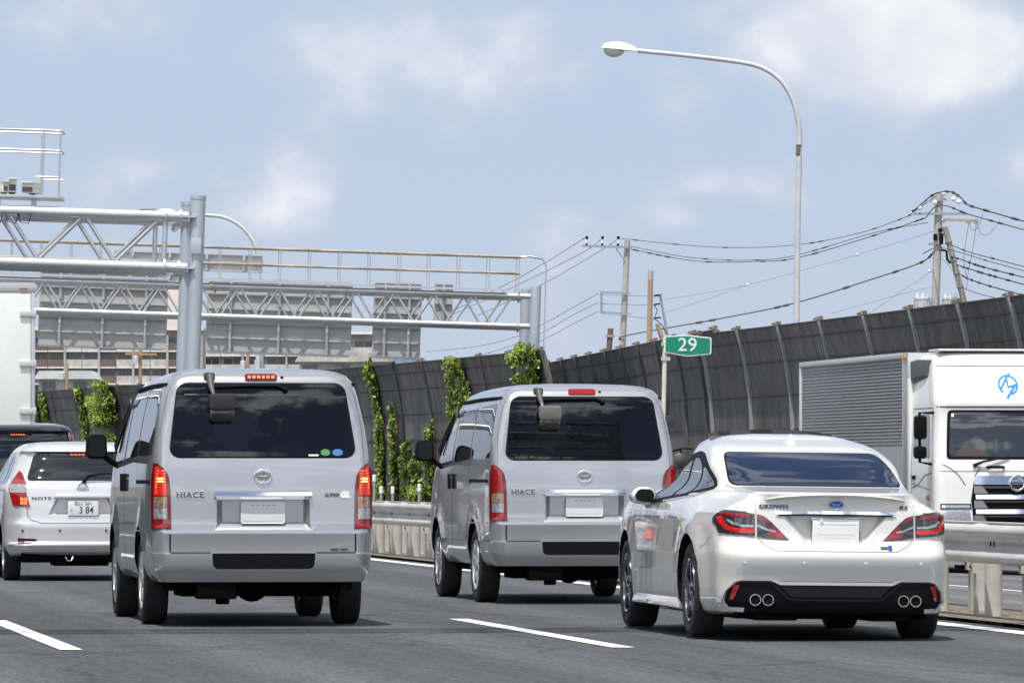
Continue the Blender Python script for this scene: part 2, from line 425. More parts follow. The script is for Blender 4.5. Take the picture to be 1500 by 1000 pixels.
def make_wheel(root, x, y, r, w, style, side, hub_col=None):
    """tyre (the wheel part) with its rim as a sub-part; side -1 = left outer face."""
    t = MB(); q = w / 2
    t.lathe([(r * .64, -q * .8), (r * .80, -q * 1.0), (r * .93, -q * .96), (r * .985, -q * .82), (r, -q * .6), (r, q * .6), (r * .985, q * .82), (r * .93, q * .96), (r * .80, q), (r * .64, q * .8)], axis='x', n=48, close=True)
    tyre = t.build('wheel', MT['rubber'], root, 40, loc=(x, y, r))
    m = MB(); s = side; rr = r * .66; f = s * q
    def L(p): return [(a, b * s) for a, b in p]
    m.lathe(L([(rr * 1.02, q * .80), (rr * 1.0, q * .95), (rr * .93, q * .90), (rr * .9, q * .35), (rr * .9, -q * .7), (rr * 1.0, -q * .8)]), axis='x', n=48, close=True)
    m.m = 1; m.lathe(L([(rr * .9, q * .1), (.01, q * .05), (.01, q * .0), (rr * .9, -.02)]), axis='x', n=32, close=True)
    m.m = 0
    nsp = {'steel': 8, 'van': 6, 'alloy': 10}[style]
    for k in range(nsp):
        a = 2 * math.pi * (k + .3) / nsp
        if style == 'alloy': a = 2 * math.pi * ((k // 2) + (.3 if k % 2 else -.02) * .55 + .2) / 5
        d = Vector((0, math.cos(a), math.sin(a))); tdir = Vector((0, -math.sin(a), math.cos(a)))
        wi, wo = (.030, .026) if style == 'alloy' else ((.052, .060) if style == 'van' else (.05, .07))
        vs = []
        for rad, ww, dep in ((rr * .15, wi, .78), (rr * .55, (wi + wo) / 2, .86), (rr * .93, wo, .88)):
            for xx in (dep, dep - .30):
                vs.append(d * rad + tdir * ww * .5 * (1 if True else 1) + Vector((f * xx, 0, 0))); vs.append(d * rad - tdir * ww * .5 + Vector((f * xx, 0, 0)))
        m.add(vs, [(0, 1, 5, 4), (4, 5, 9, 8), (2, 6, 7, 3), (6, 10, 11, 7), (0, 4, 6, 2), (4, 8, 10, 6), (1, 3, 7, 5), (5, 7, 11, 9), (8, 9, 11, 10), (0, 2, 3, 1)])
    m.lathe(L([(.001, q * .93), (rr * .17, q * .90), (rr * .24, q * .78), (rr * .24, q * .3), (.001, q * .3)]), axis='x', n=24)
    rim = m.build('rim', [MT[hub_col or 'alloy'], MT['black']], tyre, 40)
    return tyre
# ------------------------------------------------------------------ materials
MT = {}
def defmats():
    T = MT
    T['rubber'] = mat('rubber', (.018, .018, .018), .8, var=.3, vscale=30)
    T['black'] = mat('black plastic', (.006, .006, .007), .6, spec=.12)
    T['under'] = mat('underbody black', (.004, .004, .004), .9, spec=.05)
    T['gloss'] = mat('gloss black', (.01, .01, .011), .12, coat=.5)
    T['alloy'] = mat('alloy', (.62, .63, .65), .28, .9)
    T['darkalloy'] = mat('dark machined alloy', (.30, .32, .36), .18, 1)
    T['cap'] = mat('silver wheel cap', (.55, .56, .57), .35, .6)
    T['chrome'] = mat('chrome', (.82, .83, .85), .06, 1)
    T['silver'] = mat('silver metallic paint', (.42, .432, .45), .25, .62, var=.03, vscale=300, coat=.9)
    T['silver2'] = mat('bright silver paint', (.66, .66, .67), .30, .45, var=.03, vscale=300, coat=.9)
    T['pearl'] = mat('pearl white paint', (.66, .65, .62), .25, 0, coat=1)
    T['white'] = mat('white truck paint', (.74, .74, .71), .3, 0, var=.03, vscale=3, coat=.5)
    T['blackpaint'] = mat('black paint', (.012, .013, .018), .12, 0, coat=1)
    T['greenpaint'] = mat('dark green paint', (.03, .06, .055), .25, 0, coat=.6)
    T['glass'] = mat('privacy glass', (.006, .008, .012), .02, 0, spec=.6)
    T['hatchglass'] = mat('hatchback rear glass', (.008, .010, .014), .055, 0, spec=.7)
    T['blueglass'] = mat('tinted blue glass', (.005, .012, .036), .025, 0, spec=.40)
    T['clearglass'] = mat('side glass', (.03, .036, .042), .02, 0, spec=1.0)
    T['windscreen'] = mat('windscreen', (.03, .038, .045), .03, 0, spec=.9)
    T['red'] = mat('red lens', (.26, .006, .008), .12, 0, coat=.8)
    T['darkred'] = mat('dark red lens', (.13, .004, .006), .12, 0, coat=.8)
    T['brake'] = mat('lit brake lamp', (.5, .01, .01), .25, emit=(1, .03, .01), estr=.16, coat=.6)
    T['brakehot'] = mat('lit brake bulb', (1, .2, .05), .25, emit=(1, .11, .02), estr=1.7)
    T['bulb'] = mat('brightest lamp filament', (1, .5, .1), .25, emit=(1, .45, .10), estr=4.0)
    T['badge'] = mat('bright badge chrome', (.80, .81, .83), .22, .55)
    T['redglow'] = mat('glowing red tube', (.45, .010, .010), .15, emit=(1, .03, .02), estr=.12, coat=.6)
    T['clear'] = mat('clear lens', (.36, .36, .38), .12, .4, var=.5, vscale=60, coat=1)
    T['amber'] = mat('amber lens', (.55, .16, .02), .2, coat=.6)
    T['amberclear'] = mat('amber bulb behind clear lens', (.30, .20, .15), .12, .3, var=.5, vscale=50, coat=1)
    T['smoke'] = mat('smoked lamp housing', (.035, .030, .034), .1, .2, coat=1)
    T['plate'] = mat('number plate white', (.78, .78, .77), .45)
    T['lampblack'] = mat('lettering black', (.02, .02, .022), .4)
    T['greytrim'] = mat('grey plastic', (.07, .067, .066), .5)
    T['interior'] = mat('cab interior', (.16, .15, .14), .8)
    T['stgreen'] = mat('green sticker', (.10, .30, .10), .4)
    T['stblue'] = mat('blue sticker', (.07, .20, .50), .4)
    T['stwhite'] = mat('sticker white', (.8, .8, .8), .4)
    T['logoblue'] = mat('blue emblem', (.03, .13, .50), .15, .5, coat=1)
    T['signblue'] = mat('blue company mark', (.01, .22, .66), .4)
    T['darkmirror'] = mat('dark mirror glass', (.012, .014, .016), .08, 0, spec=.15)
    T['seat'] = mat('seat cloth', (.03, .03, .033), .9)
    T['blurred'] = mat('worn plate print', (.45, .46, .46), .5)  # greys for number plate characters that are blurred out
    T['blurred2'] = mat('pale blurred plate print', (.70, .70, .69), .5)
    T['exhaust'] = mat('exhaust steel', (.35, .34, .33), .35, .9)
    T['mirror'] = mat('mirror glass', (.35, .4, .42), .02, 1)
defmats()

def logo_rings(car, u, v, rx, rz, m, kind='rear', name='emblem', back=None):
    """round badge of three interlocking ovals on a chrome ring"""
    root = car.root
    if back: car.patch(name + '_field', kind, ellipse(u, v, rx, rz), back, .006, cols=10, rows=10)
    mb = MB()
    def ring(cx, cz, ax, az, w, n=30):
        vs = []
        for i in range(n):
            a = 2 * math.pi * i / n
            for k, off in ((1, .008), (0, .016), (-1, .008)):
                q = 1 + k * w / max(ax, az)
                h, nn = car.hit(kind, cx + ax * math.cos(a) * q, cz + az * math.sin(a) * (1 + k * w / az)); vs.append(h + nn * off)
        fs = []
        for i in range(n):
            j = (i + 1) % n
            for k in (0, 1): fs.append((3 * i + k, 3 * j + k, 3 * j + k + 1, 3 * i + k + 1))
        mb.add(vs, fs)
    ring(u, v, rx * .93, rz * .92, rz * .13); ring(u, v + rz * .32, rx * .62, rz * .36, rz * .09); ring(u, v + rz * .02, rx * .26, rz * .82, rz * .10)
    return mb.build(name, m, root, 60)

# ------------------------------------------------------------------ high panel van
def make_van(loc, rz, lit, label, group, smart):
    root = empty('passenger_van', loc, rz, label, 'van', group)
    K = [(.34, .04, 4.58, .78, .10, .28), (.40, .005, 4.64, .815, .12, .30), (.47, -.01, 4.66, .835, .13, .32), (.553, -.012, 4.68, .842, .13, .34), (.560, .042, 4.68, .843, .115, .34),
         (.70, .034, 4.66, .846, .105, .36), (.72, .032, 4.66, .846, .105, .36), (.765, .054, 4.64, .846, .10, .36), (1.0, .058, 4.52, .846, .10, .38), (1.20, .070, 4.22, .842, .10, .38), (1.28, .082, 4.02, .833, .10, .38), (1.50, .128, 3.66, .800, .10, .36),
         (1.70, .174, 3.30, .760, .11, .34), (1.80, .200, 3.10, .735, .12, .34), (1.862, .222, 2.98, .708, .13, .34), (1.905, .255, 2.9, .67, .15, .34), (1.935, .32, 2.8, .60, .20, .36), (1.955, .48, 2.6, .48, .26, .34), (1.968, .85, 2.3, .28, .2, .2)]
    def post(q):
        s = max(0, (q.y - .9)); q.z -= .012 * s * s * max(0, (q.z - 1.2)) ; return q
    ax_r, ax_f, r = 1.10, 3.66, .338
    mb = slice_body(K, [(0, .985), (.5, 1), (3.6, 1), (4.2, .985), (4.7, .93)], rb=.045, fb=.10, post=post, flare=[(ax_r, r, .41, .018), (ax_f, r, .41, .018)])
    seams = [((sx * .705, 0, 0), (1, 0, 0)) for sx in (-1, 1)] + [((0, 0, .563), (0, 0, 1)), ((0, 0, 1.885), (0, 0, 1))] + [((0, y, 0), (0, 1, 0)) for y in (1.46, 2.62, 3.60, .30)]
    car = Car(root, mb, seams)
    for y in (ax_r, ax_f):
        for s in (-1, 1):
            c = MB(); c.cyl((s * .55, y, r + .01), (s * 1.1, y, r + .01), .405, 40); car.cut(c, MT['black'])
    rec = MB()                                              # number plate recess with sloping lower ledge
    x0, x1, z0, z1 = -.366, .372, .735, 1.0
    vs = []
    for (a, b, cc, d, y) in ((x0, x1, z0, z1, -.2), (x0, x1, z0, z1, .045), (x0 + .06, x1 - .06, z0 + .055, z1, .112)):
        vs += [(a, y, cc), (b, y, cc), (b, y, d), (a, y, d)]
    vs2 = vs[4:8] + vs[8:]
    rec.add(vs, [(0, 1, 2, 3), (8, 11, 10, 9)] + [(i, 4 + i, 4 + (i + 1) % 4, (i + 1) % 4) for i in range(4)] + [(4 + i, 8 + i, 8 + (i + 1) % 4, 4 + (i + 1) % 4) for i in range(4)])
    car.cut(rec, MT['silver'])
    stp = MB(); stp.prism(rounded([(-.385, .438), (.385, .438), (.395, .62), (-.395, .62)], .05), -.3, .029); car.cut(stp, MT['black'])
    cav = MB(); cav.prism([(-.655, 1.315), (.66, 1.315), (.595, 1.80), (-.595, 1.80)], -.4, 5.0); car.cut(cav, mat('cabin trim', (.035, .035, .036), .8))
    R_ = [('tailgate', None, lambda c, n: abs(c.x) < .705 and .563 < c.z < 1.885 and c.y < .30 and n.y < -.15),
          ('door', None, lambda c, n: c.x < -.6 and n.x < -.2 and 1.46 < c.y < 2.62 and .40 < c.z < 1.84), ('door', None, lambda c, n: c.x < -.6 and n.x < -.2 and 2.62 < c.y < 3.60 and .40 < c.z < 1.84)]
    body = car.finish_body(MT['silver'], R_)
    gate = car.out['tailgate'][0]; doors = car.out.get('door', [])
    # rear glass
    glass = rounded([(-.700, 1.285), (.706, 1.285), (.630, 1.838), (-.630, 1.838)], .07, 6)
    gk = MB(); ins = rounded([(-.678, 1.308), (.684, 1.308), (.610, 1.815), (-.610, 1.815)], .06, 6); car.strip(gk, 'rear', ins + [ins[0]], .065, .002); gk.build('glass_gasket', MT['black'], gate, 0, fixn=False)
    gl = car.patch('rear_window', 'rear', glass, tint_glass('tinted see-through glass', (.58, .62, .60)), .006, gate, 30, 22, deep=-.005)
    car.patch('windscreen', 'front', [(-.66, 1.32), (.66, 1.32), (.60, 1.79), (-.60, 1.79)], tint_glass('clear windscreen', (.75, .80, .78)), .002, root, 16, 14, deep=-.001)
    for y, zb, zt in ((1.25, 1.30, 1.40), (2.95, 1.30, 1.46)):
        for x in (-.40, .40):
            st_ = MB(); st_.prism(rounded([(x - .24, zb), (x + .24, zb), (x + .21, zt), (x - .21, zt)], .05), y - .06, y + .08); so_ = st_.build('seat', MT['seat'], root, 40, .02)
            st_ = MB(); st_.prism(rrect(x - .13, x + .13, zt + .03, zt + .21, .05), y - .05, y + .05); st_.box(x - .05, x + .05, y - .01, y + .01, zt - .02, zt + .05); st_.build('headrest', MT['seat'], so_, 50, .02)
    st_ = MB(); st_.prism(rrect(-.12, .12, 1.66, 1.73, .02), 3.05, 3.10); st_.build('inside_mirror', MT['black'], root, 40, .01)
    # lamps
    for sg in (-1, 1):
        def X(poly): return poly if sg > 0 else mirror(poly)
        outl = [(.695, .738), (.828, .738), (.830, 1.0), (.820, 1.235), (.790, 1.235), (.745, 1.195), (.715, 1.145), (.702, 1.06)]
        hl = car.patch('tail_lamp', 'rear', X(outl), MT['darkred'], .012, None, 40, 14, deep=.02)
        car.patch('red_lens', 'rear', X([(.712, .747), (.812, .747), (.812, .808), (.712, .808)]), MT['red'], .015, hl, 5, 6)
        if lit: car.patch('brake_lens', 'rear', X([(.725, .995), (.815, .995), (.805, 1.21), (.782, 1.205), (.745, 1.155)]), MT['brake'], .015, hl, 20, 8)
        else: car.patch('brake_lens', 'rear', X([(.718, .99), (.805, .99), (.805, 1.215), (.782, 1.21), (.735, 1.155)]), MT['red'], .014, hl, 20, 8)
        if lit:
            hot = MB()
            for k in range(9): car.strip(hot, 'rear', [(sg * .738, 1.012 + k * .021), (sg * (.802 - .004 * max(0, k - 5)), 1.012 + k * .021)], .006 if k not in (2, 3, 4, 5) else .011, .018)
            hot.build('bulb_reflector', MT['brakehot'], hl, 0, fixn=False)
            hot = MB()
            for k in (4, 5): car.strip(hot, 'rear', [(sg * .752, 1.015 + k * .021), (sg * .790, 1.015 + k * .021)], .012, .021)
            hot.build('bulb', MT['bulb'], hl, 0, fixn=False)
        else:
            rb = MB()
            for k in range(11): car.strip(rb, 'rear', [(sg * .735, 1.005 + k * .018), (sg * .81, 1.005 + k * .018)], .005, .017)
            rb.build('lens_rib', MT['red'], hl, 0, fixn=False)
        car.patch('reversing_lens', 'rear', X([(.725, .815), (.815, .815), (.815, .898), (.725, .898)]), MT['clear'], .015, hl, 8, 8)
        car.patch('indicator_lens', 'rear', X([(.725, .902), (.815, .902), (.815, .985), (.725, .985)]), MT['amberclear'], .015, hl, 8, 8)
        lw = car.patch('lamp_side_lens', 'left' if sg < 0 else 'right', [(.09, .738), (.145, .738), (.16, 1.10), (.15, 1.20), (.12, 1.235)], MT['darkred'], .010, hl, 24, 8)
    # high brake lamp, nozzle
    hb = car.patch('high_brake_lamp', 'rear', rrect(-.125, .125, 1.862, 1.906, .02), MT['darkred'] if lit else MT['red'], .012, gate, 10, 12)
    if lit:
        hot = MB()
        for k in range(6): car.strip(hot, 'rear', [(-.098 + k * .036, 1.884), (-.078 + k * .036, 1.884)], .018, .015)
        hot.build('bulb_reflector', MT['brakehot'], hb, 0, fixn=False)
    nz = MB(); h, n = car.hit('rear', .163, 1.888); nz.sphere(h, .013); nz.build('washer_nozzle', MT['black'], gate)
    # wiper hanging from the top
    wp = MB(); pts = [car.hit('rear', u, v)[0] + Vector((0, -.03, 0)) for u, v in ((-.36, 1.815), (-.1, 1.826), (.12, 1.826), (.185, 1.795))]
    wp.tube(pts, [.009, .012, .013, .012], 8); wp.tube([p + Vector((0, .018, -.012)) for p in pts[:3]], .007, 6); wp.sphere(pts[-1], .02, 8); wp.build('wiper', MT['black'], gate)
    # rear parking mirror on its bracket
    pm = MB(); b0 = car.hit('rear', -.392, 1.90)[0]; sh = rrect(-.435, -.349, 1.872, 1.925, .02)
    pm.prism(sh, b0.y - .035, b0.y + .03); pm.tube([(-.388, b0.y - .03, 1.90), (-.386, b0.y - .10, 1.82), (-.378, b0.y - .15, 1.775)], [.030, .024, .018], 12)
    br = pm.build('mirror_bracket', MT['greytrim'], gate, 40, .006)
    ch = MB(); ch.tube([(-.378, b0.y - .15, 1.785), (-.374, b0.y - .17, 1.745)], [.012, .015], 10); ch.build('ball_joint', MT['chrome'], br)
    hs = MB(); hs.prism(rrect(-.41, -.205, 1.635, 1.765, .035), b0.y - .215, b0.y - .13); hs.build('mirror_housing', mat('dark mirror housing', (.022, .021, .024), .5) if lit else mat('grey mirror housing', (.15, .14, .13), .45), br, 50, .022)  # housing tone set per van
    hm = MB(); hm.prism(rrect(-.405, -.215, 1.555, 1.66, .03), b0.y - .19, b0.y - .14); hm.build('mirror_glass', MT['gloss'], br, 50, .012)
    # seams
    car.gaps([('rear', [(sg * .705, .566), (sg * .705, .76), (sg * .705, 1.0)], .011) for sg in (-1, 1)] + [('rear', [(-.70, .560), (-.4, .560)], .010), ('rear', [(.40, .560), (.70, .560)], .010)] + [('left', [(1.46, .42), (1.46, 1.80)], .009), ('left', [(2.62, .42), (2.62, 1.80)], .012), ('left', [(3.60, .75), (3.60, 1.25)], .010)], MT['black'])
    car.gaps([('rear', [(sg * .775, 1.235), (sg * .765, 1.5), (sg * .715, 1.75), (sg * .66, 1.87)], .005) for sg in (-1, 1)], mat('gap in silver paint', (.20, .20, .21), .5))
    rl = MB(); car.strip(rl, 'left', [(.25, 1.095), (1.46, 1.095)], .030, .003); rl.build('sliding_rail', MT['black'], root, 0, fixn=False)
    tr = MB()
    for v in (1.122, .72): car.strip(tr, 'left', [(.3, v), (3.3, v)], .012, .006)
    tr.build('body_crease', MT['silver'], root, 0, fixn=False)
    # side glass
    for nm, poly, par in (('side_window', [(.26, 1.30), (1.42, 1.30), (1.42, 1.765), (.37, 1.785)], None), ('side_window', [(1.52, 1.285), (2.54, 1.265), (2.54, 1.735), (1.52, 1.762)], doors[0] if doors else None), ('door_window', [(2.70, 1.26), (3.62, 1.24), (3.44, 1.42), (3.06, 1.69), (2.70, 1.725)], doors[1] if len(doors) > 1 else None)):
        for side in ('left', 'right'):
            car.patch(nm, side, rounded(poly, .05), MT['glass'] if nm == 'side_window' else MT['gloss'], .003, par if side == 'left' else None, 14, 12)
    # gutter rail along the roof
    for sg in (-1, 1):
        g = MB(); pts = []
        for y in (.30, .6, 1.2, 1.8, 2.3, 2.75, 3.0):
            h, n = car.hit('left' if sg < 0 else 'right', y, 1.838 - .012 * max(0, y - .9) ** 2 * .6); pts.append(h + Vector((sg * .012, 0, 0)))
        for a, b in zip(pts[:-1], pts[1:]): g.bar(a, b, .035, .016)
        g.build('roof_gutter', MT['black'], root, 30)
    vis = MB(); pv = [car.hit('left', y, z)[0] + Vector((-.03, 0, 0)) for y, z in ((2.68, 1.735), (3.02, 1.70), (3.30, 1.52), (3.52, 1.36))]
    for a, b in zip(pv[:-1], pv[1:]): vis.bar(a, b, .015, .07)
    vis.build('window_visor', MT['gloss'], root, 40)
    # door handles
    for k, (y, z) in enumerate(((2.46, 1.10), (2.78, 1.10))):
        h, n = car.hit('left', y, z); q = MB(); q.box(h.x - .022, h.x + .01, y - .03, y + .03, z - .08, z + .06)
        q.build('handle', MT['black'], doors[min(k, len(doors) - 1)] if doors else root, 40, .012)
    # chrome garnish, plate, emblem, lettering
    zc = .997; hg = car.hit('rear', 0, zc)[0].y
    vs = []; K2 = 20; g = MB(); prof = [(-.034, .03), (-.034, -.010), (-.006, -.042), (.022, -.034), (.034, -.012), (.034, .03)]
    for i in range(K2 + 1):
        x = -.372 + .744 * i / K2; y = car.hit('rear', x, zc)[0].y; e = 1
        for dz, dy in prof: vs.append((x, y + dy * e + .012, zc + dz * e))
    m_ = len(prof); fs = [(i * m_ + k, i * m_ + (k + 1) % m_, (i + 1) * m_ + (k + 1) % m_, (i + 1) * m_ + k) for i in range(K2) for k in range(m_)] + [tuple(range(m_)), tuple(K2 * m_ + k for k in range(m_))[::-1]]
    g.add(vs, fs); g.build('chrome_garnish', MT['chrome'], gate, 32)
    pl = MB(); pl.prism(rrect(-.165, .165, .782, .945, .012), .074, .088); po = pl.build('number_plate', MT['plate'], gate, 30, .004)
    for k in range(5): tm = MB(); xx = -.085 + k * .04; tm.box(xx, xx + .022, .0725, .0738, .915, .926); tm.build('blurred_mark', MT['blurred'], po, 0)  # small grey dashes stand for the tops of blurred-out digits
    tm = MB(); tm.prism(rrect(-.145, .135, .80, .845, .01), .0728, .0738); tm.build('blurred_mark', MT['blurred2'], po, 0)
    fr = MB()
    fr.tube([(x, .074, z) for x, z in rrect(-.165, .165, .782, .945, .015)] + [(.15, .074, .782)], .004, 6); fr.build('plate_rim', MT['plate'], po)
    logo_rings(car, .0, 1.137, .070, .053, MT['badge'], back=mat('badge grey', (.25, .255, .26), .3, .4)).parent = gate
    for c in children(root):
        if c.name.startswith('emblem_field'): c.parent = gate
    car.letters('lettering', 'HIACE', 'rear', -.552, .998, .062, mat('letter grey', (.10, .105, .115), .25, .6), .010, .0015, 1.10, 0, 1.12, gate)
    car.letters('lettering_highlight_edge', 'HIACE', 'rear', -.550, 1.003, .062, MT['badge'], .0045, .002, 1.10, 0, 1.12, gate)  # bright copy set slightly higher paints a highlight along the letter tops
    if smart:
        car.letters('lettering', 'SUPER', 'rear', .525, .994, .040, MT['lampblack'], .006, .001, 1.0, .2, 1.0, gate)
        car.letters('lettering', 'GL', 'rear', .625, .998, .056, MT['chrome'], .008, .002, 1.1, .2, 1.0, gate)
        car.letters('lettering', 'DIESEL 1000W', 'rear', .58, .583, .022, MT['lampblack'], .004, .001, 1.0, 0, 1.0, gate)
        car.patch('sticker', 'rear', ellipse(.478, 1.318, .038, .025), MT['stgreen'], .008, gl, 8, 8); car.patch('sticker', 'rear', ellipse(.572, 1.318, .042, .026), MT['stblue'], .008, gl, 8, 8)
        car.patch('sticker', 'rear', [(.35, 1.290), (.425, 1.290), (.425, 1.303), (.35, 1.303)], MT['stwhite'], .008, gl, 3, 4)
    # underbody, axle, exhaust
    ub = MB(); ub.box(-.70, .70, .25, 4.4, .27, .36); ub.box(-.60, .55, .35, .95, .225, .30); ub.cyl((-.7, ax_r, r), (.7, ax_r, r), .05); ub.sphere((.02, ax_r, r - .03), .14, 10); ub.box(-.5, -.2, .05, .3, .21, .34); ub.box(-.35, -.25, .1, .2, .17, .25)
    ub.build('underbody', MT['under'], root, 40, .015)
    ex = MB(); ex.tube([(.62, .20, .30), (.62, .06, .30)], .035, 12); ex.build('exhaust_pipe', MT['under'], root)
    for s in (-1, 1):
        for y in (ax_r, ax_f): make_wheel(root, s * (.745), y, r, .195, 'van', s, 'cap')
    # front door mirrors
    for s in (-1, 1):
        m = MB(); m.prism(rounded([(s * .925, 1.275), (s * 1.10, 1.28), (s * 1.09, 1.475), (s * .935, 1.48)], .05), 3.28, 3.42)
        mm = m.build('door_mirror', MT['black'], root, 50, .018)
        m = MB(); m.prism(rounded([(s * .94, 1.295), (s * 1.083, 1.30), (s * 1.075, 1.458), (s * .95, 1.46)], .04), 3.270, 3.29); m.build('mirror_glass', MT['darkmirror'], mm, 40)
        m = MB(); m.tube([(s * .80, 3.42, 1.20), (s * .95, 3.38, 1.30)], .025, 8); m.build('mirror_arm', MT['black'], mm)
    return root
def sstep(a, b, x):
    t = max(0, min(1, (x - a) / (b - a))); return t * t * (3 - 2 * t)

# ------------------------------------------------------------------ white saloon
def make_saloon(loc, rz, label):
    root = empty('saloon_car', loc, rz, label, 'car')
    ax_r, ax_f, r = 1.05, 3.97, .335
    K = [(.175, .30, 4.72, .80, .16, .3), (.20, .10, 4.78, .85, .18, .32), (.27, .07, 4.86, .885, .20, .35), (.42, .048, 4.90, .897, .22, .38), (.56, .002, 4.90, .901, .24, .4), (.585, .0, 4.90, .902, .24, .4), (.605, .006, 4.90, .902, .24, .4), (.66, .050, 4.88, .900, .24, .4),
         (.70, .085, 4.86, .898, .24, .42), (.80, .098, 4.80, .894, .24, .44), (.88, .105, 4.72, .888, .24, .45), (.94, .110, 4.60, .865, .22, .5), (.985, .098, 4.30, .825, .2, .5), (1.012, .090, 4.0, .80, .18, .5), (1.022, .12, 3.9, .785, .18, .5), (1.042, .38, 3.55, .755, .2, .5), (1.064, .66, 3.35, .735, .25, .5),
         (1.12, .86, 3.16, .700, .25, .5), (1.20, 1.12, 2.96, .682, .21, .45), (1.30, 1.50, 2.72, .640, .17, .4), (1.36, 1.78, 2.60, .585, .16, .36), (1.40, 2.05, 2.52, .505, .15, .3), (1.43, 2.2, 2.50, .40, .12, .2), (1.444, 2.3, 2.46, .22, .05, .08)]
    # the long roof: lengthened between the slices
    K = [(z, a, b + (0 if z < 1.28 else (z - 1.28) * 3.2), w, r0, r1) for z, a, b, w, r0, r1 in K]
    def post(q):
        t = sstep(1.5, .3, q.y) * sstep(.86, 1.0, q.z); q.x *= 1 - .20 * t
        return q
    mb = slice_body(K, [(0, .882), (.3, .90), (1.05, .978), (2.4, .98), (3.9, .975), (4.5, .94), (4.9, .86)], rb=.10, fb=.2, post=post, flare=[(ax_r, r, .40, .016), (ax_f, r, .40, .012)])
    planes = [((0, y, 0), (0, 1, 0)) for y in (1.42, 2.14, 3.26)] + [((0, 0, z), (0, 0, 1)) for z in (.25, .62)] + [((sx * .555, 0, 0), (1, 0, 0)) for sx in (-1, 1)]
    car = Car(root, mb, planes)
    for y in (ax_r, ax_f):
        for s in (-1, 1):
            c = MB(); c.cyl((s * .55, y, r + .01), (s * 1.2, y, r + .01), .385, 40); car.cut(c, MT['black'])
    rec = MB(); top, bot = .878, .655
    o = [(-.21, bot), (.225, bot), (.40, top), (-.40, top)]; i_ = [(-.20, bot + .05), (.215, bot + .05), (.325, top), (-.325, top)]
    vs = [(x, -.2, z) for x, z in o] + [(x, .104 - (.05 if z < .7 else 0), z) for x, z in o] + [(x, .165, z) for x, z in i_]
    rec.add(vs, [(0, 1, 2, 3), (8, 11, 10, 9)] + [(i, 4 + i, 4 + (i + 1) % 4, (i + 1) % 4) for i in range(4)] + [(4 + i, 8 + i, 8 + (i + 1) % 4, 4 + (i + 1) % 4) for i in range(4)])
    car.cut(rec, MT['pearl'])
    car.finish_body(MT['pearl'], [('boot_lid', None, lambda c, n: abs(c.x) < .555 and .62 < c.z < 1.075 and c.y < .72), ('door', None, lambda c, n: c.x < -.5 and 1.42 < c.y < 2.14 and .25 < c.z < .97), ('door', None, lambda c, n: c.x < -.5 and 2.14 < c.y < 3.26 and .25 < c.z < .97)])
    lid = car.out['boot_lid'][0]; doors = car.out.get('door', [])
    # rear glass (lies on the sloping back, projected from behind)
    car.patch('glass_gasket', 'rear', rounded([(-.618, 1.068), (.618, 1.068), (.588, 1.22), (.548, 1.308), (-.548, 1.308), (-.588, 1.22)], .05), MT['black'], .0015, None, 22, 26)
    car.patch('rear_window', 'rear', rounded([(-.607, 1.075), (.607, 1.075), (.577, 1.22), (.538, 1.301), (-.538, 1.301), (-.577, 1.22)], .05), MT['blueglass'], .004, None, 26, 26)
    for sg in (-1, 1):
        def X(p): return p if sg > 0 else mirror(p)
        inner = [(.33, .697), (.48, .708), (.548, .722), (.548, .872), (.50, .860), (.445, .815)]
        outer = [(.562, .722), (.70, .730), (.785, .742), (.80, .80), (.79, .875), (.75, .893), (.66, .888), (.562, .874)]
        hl = car.patch('tail_lamp', 'rear', X(outer), MT['smoke'], .010, None, 22, 14, deep=.02)
        il = car.patch('inner_tail_lamp', 'rear', X(inner), MT['smoke'], .010, lid, 20, 12, deep=.02)
        u = [(.60, .868), (.66, .876), (.745, .880), (.775, .865), (.70, .850), (.60, .842)]
        car.patch('red_lens', 'rear', X(u), MT['red'], .014, hl, 8, 10)
        car.patch('red_lens', 'rear', X([(.548, .868), (.505, .856), (.455, .812), (.475, .812), (.52, .838), (.548, .842)][::-1]), MT['red'], .014, il, 10, 8)
        car.patch('red_lens', 'rear', X([(.345, .701), (.455, .712), (.475, .735), (.44, .80), (.425, .79)]), MT['red'], .013, il, 12, 8)
        st = MB(); car.strip(st, 'rear', [(sg * u, v) for u, v in ((.565, .755), (.66, .758), (.735, .775), (.765, .815), (.775, .855))], .032, .016); st.build('light_tube', MT['redglow'], hl, 0, fixn=False)
        st = MB(); car.strip(st, 'rear', [(sg * u, v) for u, v in ((.57, .788), (.65, .790), (.70, .805), (.735, .830))], .016, .017); st.build('white_tube', MT['clear'], hl, 0, fixn=False)
        st = MB(); car.strip(st, 'rear', [(sg * u, v) for u, v in ((.545, .795), (.48, .765), (.42, .752))], .014, .017); st.build('white_tube', MT['clear'], il, 0, fixn=False)
        car.patch('side_lens', 'left' if sg < 0 else 'right', [(.16, .76), (.40, .80), (.42, .85), (.30, .885), (.16, .89)], MT['smoke'], .006, hl, 10, 8)
    # chrome strip, spoiler lip, plate, badge, letters
    ch = MB(); car.strip(ch, 'rear', [(-.42, .882), (-.2, .886), (0, .887), (.2, .886), (.42, .882)], .020, .012); ch.build('chrome_strip', MT['chrome'], lid, 0, fixn=False)
    ch = MB(); car.strip(ch, 'rear', [(-.40, .868), (-.2, .872), (0, .873), (.2, .872), (.40, .868)], .014, .010); ch.build('strip_lower_edge', MT['black'], lid, 0, fixn=False)
    sp = MB(); prof = [(.02, .014), (-.020, .014), (-.034, .006), (-.020, -.004), (.01, -.012)]
    K2 = 24; vs = []
    for i in range(K2 + 1):
        x = -.515 + 1.03 * i / K2; h, n = car.hit('rear', x, 1.0); e = min(1, (min(i, K2 - i) + .1) / 3)
        for dy, dz in prof: vs.append((x, h.y + dy * e + .004, 1.004 + dz * e - .035 * (x / .515) ** 2))
